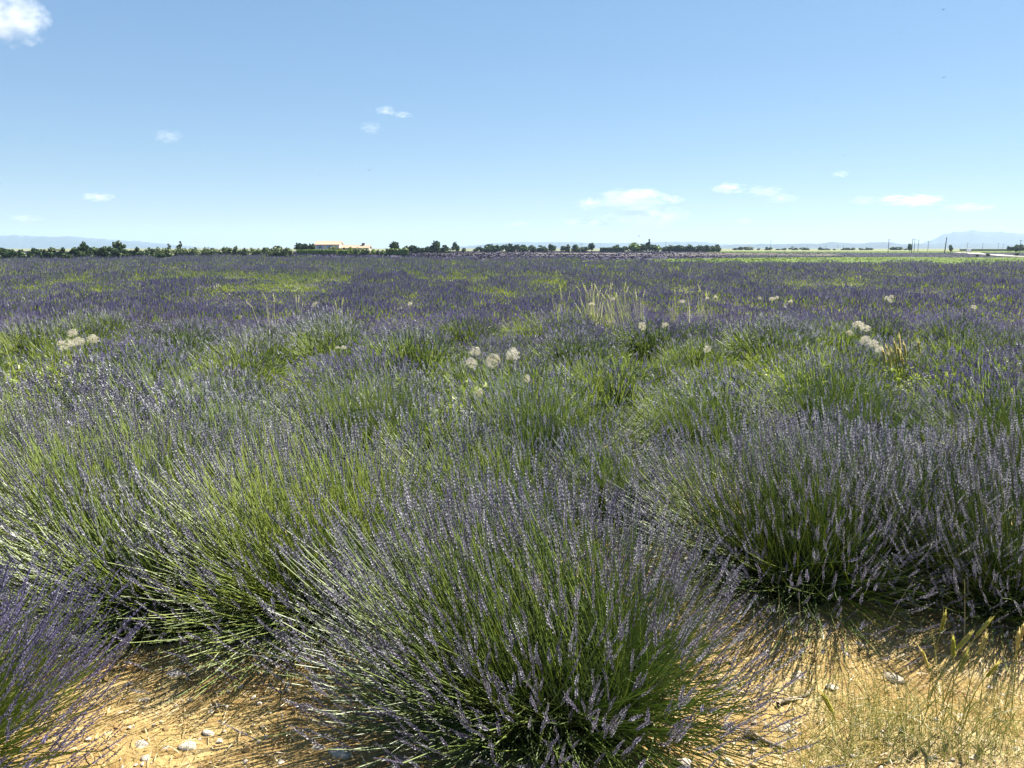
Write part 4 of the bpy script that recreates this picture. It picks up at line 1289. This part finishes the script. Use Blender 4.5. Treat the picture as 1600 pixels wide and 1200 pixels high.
tree(901, 462, 13, 'wide', 'dark tree beside the short pole', None, 1.5, sink=.2); tree(913, 462, 10, 'bush', 'small dark tree right of the short pole', None, 1.5, sink=.2); tree(924, 455, 15, 'round', 'solitary round tree right of the short pole', None, .9)
for i, u in enumerate(np.arange(1040, 1126, 7.5)):
    tree(u, 492, 11 + (i % 3), 'wide', 'dark tree in the clipped-looking row right of the green trees', 'trees in the right-hand row', 1.35, sink=.2)
for u, hp, k, lab in ((964, 13, 'wide', 'domed dark tree rising over the long hedge'), (976, 11, 'round', 'small tree beside the domed dark one'), (988, 17, 'garden', 'bright green tree over the right end of the long hedge'), (998, 15, 'garden', 'second bright green tree, touching the first'), (1006, 14, 'bush', 'dark tree left of the pointed cypress'), (1011, 22, 'tall', 'pointed dark cypress above the tree row'), (1018, 13, 'bush', 'dark tree right of the pointed cypress'), (1028, 13, 'garden', 'green tree between the cypress and the dark row')):
    tree(u, 480, hp * .85, k, lab, None, .9 if k == 'tall' else 1.35)
for i, u in enumerate([1148, 1156, 1170, 1185, 1200, 1215, 1226, 1241, 1256, 1262, 1283, 1292, 1303, 1318, 1325, 1332, 1345, 1352, 1358, 1395, 1402, 1417]):
    tree(u, 760, r.uniform(3, 7), ('wide', 'ragged', 'bush')[i % 3], 'tiny far tree on the plain below the blue hills', 'far trees on the plain', 2.4, sink=.25)
tree(1422, 520, 12, 'bush', 'dark slim tree beside the group of poles', None, .6)
tree(1486, 430, 11, 'wide', 'solid dark round tree left of the van', None, .85)
for i, (u, hp) in enumerate([(1579, 9), (1587, 11), (1594, 12), (1602, 12)]):
    tree(u, 470, hp, 'wide', 'dark tree in the clump at the right end of the horizon', 'trees at the right end of the horizon', 1.3)
for i, (u, v, s) in enumerate([(1545, 401, 5), (1528, 396, 4), (1590, 400, 5)]):
    tree(u, 300 + 8 * i, s, 'bush', 'low dark bush in the green verge below the pale road', 'low bushes by the road', 1.3, 'shrub', 'shrub', .05, False)

def hedge(u0, u1, D, hpx, label, m, seed, depth=1.6):
    r_ = np.random.default_rng(seed)
    x0, x1 = ray(u0, 388)[0] * D, ray(u1, 388)[0] * D
    h = hpx * D / 1218
    zb = min(gz1(x0, D), gz1(x1, D)) - .1
    root = empty('hedge', ((x0 + x1) / 2, D, zb))
    tag(root, label, 'hedge')
    W_ = (x1 - x0) / 2
    b = MB()
    box(b, -W_ * .97, W_ * .97, -depth * .42, depth * .42, 0, h * .9, 0, .15)
    n = int(220 * (x1 - x0) * h / 10) + 150
    face = r_.integers(0, 3, n)
    px_, pz_, py_ = r_.uniform(-W_, W_, n), r_.uniform(0, h, n), r_.uniform(-depth / 2, depth / 2, n)
    P = np.where((face < 2)[:, None], np.stack([px_, np.full(n, -depth * .48), pz_], -1), np.stack([px_, py_, np.full(n, h * .95)], -1)) + r_.normal(size=(n, 3)) * .09
    quad = np.array([(-.5, -.15, 0), (.1, -.5, .1), (.5, .1, 0), (-.1, .5, -.1)])
    nr = np.where((face < 2)[:, None], np.array([[0, -1, .3]]), np.array([[0, 0, 1.0]]))
    inst(b, quad, np.array([(0, 1, 2, 3)]), basis(nr + r_.normal(size=(n, 3)) * .6, r_) * r_.uniform(.25, .5, n)[:, None, None], P, 0, np.clip(r_.normal(.5, .25, n), 0, 1))
    o = b.build('foliage', [m], root); o['kind'] = 'stuff'
hedge(463, 527, 290, 7.5, 'long clipped hedge in front of the left half of the house', M_HEDGE, 1)
hedge(528, 545, 291, 7, 'short dark hedge between the long one and the garden shrubs', M_HEDGE, 2)
hedge(603, 638, 288, 10.5, 'bright green clipped hedge right of the house, under the round tree', M_HEDGE, 3)
hedge(937, 976, 478, 7, 'dark straight hedge at the left end of the far tree row', M_TREE, 4, 3)
for i, (u, hp) in enumerate([(520, 14), (532, 10), (540, 11), (549, 12), (557, 12), (566, 10), (574, 10), (582, 9), (590, 8), (597, 8)]):
    tree(u, 293 + (i % 3), hp, 'garden' if i % 2 else 'ball', 'garden shrub in front of the low wing of the house', 'garden shrubs before the house', 1.0, 'shrub', 'shrub', .05, False)
for u in (545, 560, 578):
    tree(u, 289, 3.5, 'garden', 'low bright shrub at the foot of the garden', 'low shrubs at the foot of the garden', 1.5, 'shrub', 'shrub', .05, False)

def house():
    D = 303.0; m = D / 1218
    X_ = lambda u: (ray(u, 388)[0]) * D
    x0, x1 = X_(492), X_(530)
    xc = (x0 + x1) / 2; hw = (x1 - x0) / 2
    zb = gz1(xc, D) - .2
    zt = lambda v: at(800, v, D).z - zb
    root = empty('house', (xc, D, zb))
    tag(root, 'cream farmhouse with terracotta roofs and blue-grey shutters behind the clipped hedge', 'house')
    eave, ridge_z = zt(382.2), zt(377)
    b = MB(); box(b, -hw, hw, 0, 7, 0, eave)
    b.add([(-hw, 0, eave), (-hw, 7, eave), (-hw, 3.5, ridge_z - .1), (hw, 0, eave), (hw, 7, eave), (hw, 3.5, ridge_z - .1)], [(0, 1, 2), (3, 5, 4)])
    b.build('wall', [M_WALL], root)
    def roof(name, xa, xb, ya, yb, ze, zr):
        rb = MB(); yc = (ya + yb) / 2; t = .18
        # sloped slabs built of tile courses
        nrow = 9
        for side in (0, 1):
            for k in range(nrow):
                s0, s1 = k / nrow, (k + 1.12) / nrow
                yy0 = (ya + (yc - ya) * s0) if side == 0 else (yb + (yc - yb) * s0)
                yy1 = (ya + (yc - ya) * min(s1, 1)) if side == 0 else (yb + (yc - yb) * min(s1, 1))
                z0, z1 = ze + (zr - ze) * s0 + .05, ze + (zr - ze) * min(s1, 1)
                V = [(xa, yy0, z0), (xb, yy0, z0), (xb, yy1, z1), (xa, yy1, z1), (xa, yy0, z0 - t), (xb, yy0, z0 - t), (xb, yy1, z1 - t), (xa, yy1, z1 - t)]
                rb.add(V, [(0, 1, 2, 3), (7, 6, 5, 4), (0, 4, 5, 1), (1, 5, 6, 2), (2, 6, 7, 3), (3, 7, 4, 0)])
        rb.add([(xa, yc - .15, zr), (xb, yc - .15, zr), (xb, yc + .15, zr), (xa, yc + .15, zr), (xa, yc, zr + .12), (xb, yc, zr + .12)], [(0, 1, 5, 4), (3, 4, 5, 2)])
        return rb.build(name, [M_ROOF], root)
    roof('roof', -hw - .3, hw + .3, -.2, 7.2, eave, ridge_z)
    zw0, zw1 = zt(388.3), zt(383.4)
    for uc in (500, 515.5):
        wx = X_(uc) - xc
        f = MB()
        w, fr = .55, .09
        for (a, b_, c, d) in ((-w, -w + fr, zw0, zw1), (w - fr, w, zw0, zw1), (-w + fr, w - fr, zw1 - fr, zw1), (-w + fr, w - fr, zw0, zw0 + fr), (-.04, .04, zw0 + fr, zw1 - fr)):
            box(f, wx + a, wx + b_, -.06, .04, c, d)
        win = f.build('window', [M_FRAME], root)
        p = MB(); box(p, wx - w + fr, wx + w - fr, -.02, -.005, zw0 + fr, zw1 - fr); p.build('pane', [M_GLASS], win)
        for s in (-1, 1):
            sh = MB(); xa = wx + s * (w + .03); xb = wx + s * (w + .60)
            box(sh, min(xa, xb), max(xa, xb), -.07, -.012, zw0 - .03, zw1 + .03)
            for q in range(6):
                zq_ = zw0 + (q + .5) * (zw1 - zw0) / 6
                box(sh, min(xa, xb) + .06, max(xa, xb) - .06, -.085, -.071, zq_ - .05, zq_ + .05)
            sh.build('shutter', [M_SHUT], win)
    # low wing on the right
    wx0, wx1 = hw + .002, X_(575) - xc
    e2, r2 = zt(387.5), zt(383.3)
    b = MB(); box(b, wx0, wx1, 1.0, 6.4, 0, e2); b.add([(wx1, 1, e2), (wx1, 6.4, e2), (wx1, 3.7, r2 - .1)], [(0, 1, 2)])
    b.build('wing_wall', [M_WALL], root)
    rf = roof('wing_roof', wx0 + .36, wx1 + .4, .6, 6.8, e2, r2)
    ch = MB(); cx = X_(565) - xc
    box(ch, cx - .5, cx + .5, 3.4, 4.2, r2 - .4, r2 + .75); box(ch, cx - .6, cx + .6, 3.3, 4.3, r2 + .75, r2 + .9)
    ch.build('chimney', [M_BARK], rf)
    dr = MB(); dx = X_(524) - xc
    box(dr, dx - .5, dx + .5, -.08, -.003, 0.2, 2.2); dr.build('door', [M_SHUT], root)
house()

# poles
def pole(u, D, hpx, label, w=.16, lean=0.0, arm=True, group='utility poles along the road'):
    m = D / 1218; x = ray(u, 388)[0] * D; h = hpx * m
    root = empty('utility_pole', (x, D, gz1(x, D)))
    tag(root, label, 'pole', group)
    b = MB(); tubes(b, np.array([[(0, 0, -.2), (lean * h * .5, 0, h * .5), (lean * h, 0, h)]]), np.array([[w, w * .85, w * .65]]), 0, .5, 8)
    b.build('shaft', [M_POLE], root)
    if arm:
        a = MB(); zc = h - .35
        box(a, lean * h - .75, lean * h + .75, -w - .09, -w * .7, zc - .07, zc + .07)
        ar = a.build('crossarm', [M_POLE], root)
        for q in (-.6, 0, .6):
            i_ = MB(); tubes(i_, np.array([[(lean * h + q, -w * .8, zc + .07), (lean * h + q, -w * .8, zc + .16), (lean * h + q, -w * .8, zc + .27)]]), np.array([[.04, .07, .03]]), 0, .5, 6)
            i_.build('insulator', [M_FRAME], ar)
for a in [(1204, 560, 18, 'thin pole standing alone left of the others on the plain', .12), (1388, 430, 21, 'dark pole standing between the plain trees and the pole group', .17), (1425, 420, 22, 'left pole of the close pair', .16), (1428.5, 445, 21, 'right pole of the close pair', .16),
          (1434.5, 470, 19, 'pole just right of the close pair', .14), (1450, 480, 17, 'shorter pole between the pair and the thick leaning pole', .14), (1511, 560, 13, 'slim pole behind the van', .12), (1535, 600, 12, 'small pole right of the van', .13), (1559.5, 620, 12, 'small pole over the far railing', .13), (1567, 640, 10, 'smallest pole, far behind the railing', .11), (1594, 420, 20, 'tall pole in the tree clump at the right end', .16), (908, 455, 13, 'short pale pole between two dark trees at mid horizon', .10), (1040, 478, 16, 'thin pole rising out of the dark tree row', .08)]:
    pole(a[0], a[1], a[2], a[3], a[4])
pole(1476.5, 390, 25, 'thickest pole, leaning slightly right of the solid round tree', .26, .05, False)
for i in range(5):
    pole(1262 + i * 14 + (i % 2) * 5, 900, 7 + i % 2, 'hair-thin distant pole on the plain', .14, 0, False, 'distant poles on the plain')

# road, railing, van
rp = [(430, 455), (345, 425), (292, 398), (262, 372), (232, 330), (222, 300), (214, 272)]
vx, vy = ray(1514, 388)[0] * 408, 408.0
def strip(name, pts, w, m, lift):
    pts = np.array(pts, dtype=float); t = np.linspace(0, 1, 60)
    s = np.linspace(0, 1, len(pts))
    c = np.stack([np.interp(t, s, pts[:, 0]), np.interp(t, s, pts[:, 1])], -1)
    for _ in range(4):
        c[1:-1] = (c[:-2] + c[1:-1] * 2 + c[2:]) / 4
    d = nrm(np.gradient(c, axis=0)); nn = np.stack([-d[:, 1], d[:, 0]], -1)
    V = []
    for o_ in (-w / 2, 0, w / 2):
        q = c + nn * o_
        V.append(np.stack([q[:, 0], q[:, 1], gz(q[:, 0], q[:, 1]) + lift], -1))
    V = np.concatenate(V); n = len(c); I = np.arange(3 * n).reshape(3, n)
    b = MB(); b.add(V, np.stack([I[:-1, :-1], I[:-1, 1:], I[1:, 1:], I[1:, :-1]], -1).reshape(-1, 4))
    return b.build(name, [m], smooth=True)
road_pts = [(ray(1500, 388)[0] * 432, 432), (vx, vy), (ray(1528, 388)[0] * 372, 372), (ray(1560, 388)[0] * 330, 330), (ray(1600, 388)[0] * 298, 298), (ray(1660, 388)[0] * 268, 268)]
tag(strip('road', road_pts, 6.5, M_ROADM, .12), kind='structure')
def railing():
    D = 560.0
    x0, x1 = ray(1500, 388)[0] * D, ray(1640, 388)[0] * D
    root = empty('guard_rail', ((x0 + x1) / 2, D, gz1((x0 + x1) / 2, D)))
    tag(root, 'low pale railing along the far embankment behind the van', 'railing')
    W_ = (x1 - x0) / 2
    b = MB(); box(b, -W_, W_, -.3, .3, .1, .9); b.build('parapet', [M_BARK], root)
    b = MB(); box(b, -W_, W_, -.36, .36, .9, 1.5); b.build('rail', [M_RAIL], root)
railing()
def van():
    import bmesh
    root = empty('van', (vx, vy, gz1(vx, vy) + .12), math.radians(62), 1.0)
    tag(root, 'white van on the pale road at the right of the horizon', 'van')
    prof = [(-2.4, .45), (-2.45, 1.2), (-2.35, 2.0), (-2.15, 2.22), (.75, 2.22), (1.15, 2.02), (1.72, 1.28), (2.32, 1.08), (2.46, .8), (2.46, .45)]
    b = MB()
    Wd = .95
    n = len(prof)
    V = [(x, -Wd, z) for x, z in prof] + [(x, Wd, z) for x, z in prof]
    b.add(V, [(i, (i + 1) % n, n + (i + 1) % n, n + i) for i in range(n)])
    me_f = [tuple(range(n - 1, -1, -1)), tuple(range(n, 2 * n))]
    for f in me_f: b.add(V, [f])
    b.build('body', [M_VAN], root)
    w = MB(); w.add([(1.20, -.82, 2.0), (1.20, .82, 2.0), (1.73, .86, 1.32), (1.73, -.86, 1.32)], [(0, 1, 2, 3)])
    w.v[-1][:, 0] += .02; w.v[-1][:, 2] += .02
    w.build('windscreen', [M_GLASS], root)
    for s in (-1, 1):
        for x0, x1, top in ((.1, 1.05, 1.95), (-1.0, -.05, 1.95), (-2.1, -1.15, 1.95)):
            w = MB(); box(w, x0, x1, s * .955 - .004, s * .955 + .004, 1.35, top); w.build('side_window', [M_GLASS], root)
        h = MB(); box(h, 2.44, 2.49, s * .7 - .16, s * .7 + .16, .78, .98); h.build('headlight', [M_FRAME], root)
    for x in (-1.5, 1.55):
        for s in (-1, 1):
            a = np.linspace(0, 2 * math.pi, 15)[:-1]
            t = MB(); V = [(x + .34 * math.cos(q), s * .82 - .1, .36 + .34 * math.sin(q)) for q in a] + [(x + .34 * math.cos(q), s * .82 + .16, .36 + .34 * math.sin(q)) for q in a]
            k = 14
            t.add(V, [(i, (i + 1) % k, k + (i + 1) % k, k + i) for i in range(k)])
            t.add(V, [tuple(range(k))]); t.add(V, [tuple(range(k, 2 * k))])
            t.build('wheel', [M_TYRE], root)
    g = MB(); box(g, 2.455, 2.50, -.5, .5, .55, .72); g.build('grille', [M_TYRE], root)
van()

# birds and insects over the field
def flyer(u, v, D, px, label, cat, seed, name):
    r_ = np.random.default_rng(seed)
    c = at(u, v, D); s = px / 1200 * D
    b = MB()
    P = np.array([[(-.35, 0, 0), (-.15, 0, .01), (.1, 0, .02), (.3, 0, .03), (.38, 0, .02)]]) * s
    tubes(b, P, np.array([[.01, .07, .10, .06, .01]]) * s, 0, .5, 8)
    w = MB()
    f = .2 + .3 * r_.random()
    for q in (-1, 1):
        V = np.array([(.16, q * .05, .05), (-.12, q * .05, .05), (-.10, q * .32, .05 + f * .3), (.12, q * .30, .05 + f * .32), (-.14, q * .62, .05 + f * .2), (.0, q * .60, .05 + f * .22)]) * s
        w.add(V, [(0, 1, 2, 3), (3, 2, 4, 5)])
        w.add(V - np.array([0, 0, .012 * s]), [(3, 2, 1, 0), (5, 4, 2, 3)])
    root = empty(name, c, r_.uniform(.9, 2.2))
    tag(root, label, cat)
    b.build('body', [M_BIRD], root); w.build('wings', [M_BIRD], root)
for i, a in enumerate([(577, 266, 7, 'dark insect in the open sky right above the house'), (500, 273, 4, 'tiny insect in the sky left of the larger one above the house'), (1319, 243, 4, 'insect just above the small cloud on the right'), (1274, 158, 4, 'insect high in the right half of the sky'), (1475, 121, 6, 'insect high near the right edge of the sky'), (1474, 15, 5, 'topmost insect near the top right corner'), (1407, 52, 4, 'insect below and left of the topmost one'), (65, 217, 4, 'lone insect in the sky near the left edge'), (1261, 117, 3, 'faint speck of an insect left of the right-hand ones'), (1006, 121, 3, 'faint speck of an insect high in the middle of the sky')]):
    flyer(a[0], a[1], 7.0, a[2], a[3], 'insect', 40 + i, 'insect')
flyer(998, 369, 160, 6, 'small bird flying low over the dark tree row', 'bird', 60, 'bird')

# ------------------------------------------------------------------ clouds: thin volumes far beyond the haze
def cloud_material(name, dens, scale, thr):
    m, n, out = mat(name)
    tc = n.nodes.new('ShaderNodeTexCoord')
    oi = n.nodes.new('ShaderNodeObjectInfo')
    mp = n.nodes.new('ShaderNodeVectorMath'); mp.operation = 'MULTIPLY_ADD'
    mp.inputs[1].default_value = (1, 1, 1)
    cmb = n.nodes.new('ShaderNodeMath'); cmb.operation = 'MULTIPLY'; cmb.inputs[1].default_value = 37.0
    n.links.new(oi.outputs['Random'], cmb.inputs[0])
    n.links.new(tc.outputs['Object'], mp.inputs[0]); n.links.new(cmb.outputs[0], mp.inputs[2])
    no = n.nodes.new('ShaderNodeTexNoise'); no.inputs['Scale'].default_value = scale; no.inputs['Detail'].default_value = 5; no.inputs['Roughness'].default_value = .58
    n.links.new(mp.outputs[0], no.inputs['Vector'])
    ln = n.nodes.new('ShaderNodeVectorMath'); ln.operation = 'LENGTH'
    n.links.new(tc.outputs['Object'], ln.inputs[0])
    # density = (noise - thr - length^2 * k) * dens
    sq = n.nodes.new('ShaderNodeMath'); sq.operation = 'POWER'; sq.inputs[1].default_value = 2.0
    n.links.new(ln.outputs['Value'], sq.inputs[0])
    k1 = n.nodes.new('ShaderNodeMath'); k1.operation = 'MULTIPLY_ADD'; k1.inputs[1].default_value = -.42; k1.inputs[2].default_value = -thr
    n.links.new(sq.outputs[0], k1.inputs[0])
    ad = n.nodes.new('ShaderNodeMath'); ad.operation = 'ADD'
    gn = n.nodes.new('ShaderNodeMath'); gn.operation = 'MULTIPLY'; gn.inputs[1].default_value = 2.0
    n.links.new(no.outputs['Fac'], gn.inputs[0])
    n.links.new(gn.outputs[0], ad.inputs[0]); n.links.new(k1.outputs[0], ad.inputs[1])
    mu_ = n.nodes.new('ShaderNodeMath'); mu_.operation = 'MULTIPLY'; mu_.inputs[1].default_value = dens; mu_.use_clamp = False
    n.links.new(ad.outputs[0], mu_.inputs[0])
    mxx = n.nodes.new('ShaderNodeMath'); mxx.operation = 'MAXIMUM'; mxx.inputs[1].default_value = 0
    n.links.new(mu_.outputs[0], mxx.inputs[0])
    pv = n.nodes.new('ShaderNodeVolumePrincipled')
    pv.inputs['Color'].default_value = (1, 1, 1, 1)
    pv.inputs['Anisotropy'].default_value = .1
    n.links.new(mxx.outputs[0], pv.inputs['Density'])
    n.links.new(pv.outputs[0], out.inputs['Volume'])
    return m
MC_THICK = cloud_material('cloud_thick', .0060, 2.0, .72)
MC_MID = cloud_material('cloud_mid', .0075, 2.4, .74)
MC_THIN = cloud_material('cloud_thin', .0028, 2.4, .70)
cv, cf = ico(3)
cmesh = {}
def cloud(u, v, w, h, m, label, D=13000.0, group=None):
    if m.name not in cmesh:
        b = MB(); b.add(cv, cf); cmesh[m.name] = b.mesh('cloud', [m])
    o = link('cloud', cmesh[m.name], None, at(u, v, D))
    k = D / 1218
    o.scale = (w * k / 2 * 1.2, w * k / 2 * .8, h * k / 2 * 1.15)
    tag(o, label, 'cloud', group)
cloud(14, 28, 105, 78, MC_THICK, 'large white cloud cut off by the top left corner')
cloud(262, 213, 40, 20, MC_THIN, 'faint wisp of cloud high on the left')
cloud(602, 173, 30, 15, MC_MID, 'upper white wisp in the middle of the sky'); cloud(628, 179, 30, 10, MC_MID, 'thin tail right of the upper white wisp')
cloud(579, 200, 34, 18, MC_THIN, 'lower faint wisp below the upper white one')
cloud(153, 308, 48, 14, MC_MID, 'small flat white cloud low on the left')
cloud(40, 341, 50, 12, MC_THIN, 'dim flat cloud just above the left mountain')
cloud(921, 318, 40, 20, MC_MID, 'bright small puff at the left end of the low cloud bank')
cloud(985, 311, 110, 30, MC_THIN, 'broad hazy body of the low cloud bank'); cloud(1000, 303, 60, 18, MC_MID, 'bright crest of the low cloud bank'); cloud(1052, 312, 36, 14, MC_MID, 'bright puff at the right end of the low cloud bank')
cloud(920, 348, 90, 14, MC_THIN, 'thin flat cloud under the low cloud bank'); cloud(812, 350, 40, 10, MC_THIN, 'very faint cloud left of the low cloud bank'); cloud(1010, 338, 120, 34, MC_THIN, 'pale veil hanging under the low cloud bank')
cloud(1138, 294, 52, 17, MC_MID, 'bright cloud right of the low cloud bank'); cloud(1195, 299, 60, 18, MC_THIN, 'hazy cloud right of the bright one'); cloud(1222, 310, 50, 14, MC_THIN, 'fading right tail of the hazy cloud')
cloud(1313, 272, 26, 11, MC_MID, 'tiny white cloud above the long flat one'); cloud(1425, 313, 96, 18, MC_MID, 'long flat white cloud on the right'); cloud(1350, 313, 44, 14, MC_THIN, 'faint cloud left of the long flat one'); cloud(1515, 324, 80, 14, MC_THIN, 'thin streak of cloud at the right edge'); cloud(1165, 346, 36, 12, MC_THIN, 'very faint cloud just above the blue hills')
print('individual bushes', n_ind + len(placed), 'far', len(ind), 'far stuff', len(rest))
print('tris', sum(len(m.loops) - 2 * len(m.polygons) for m in bpy.data.meshes))
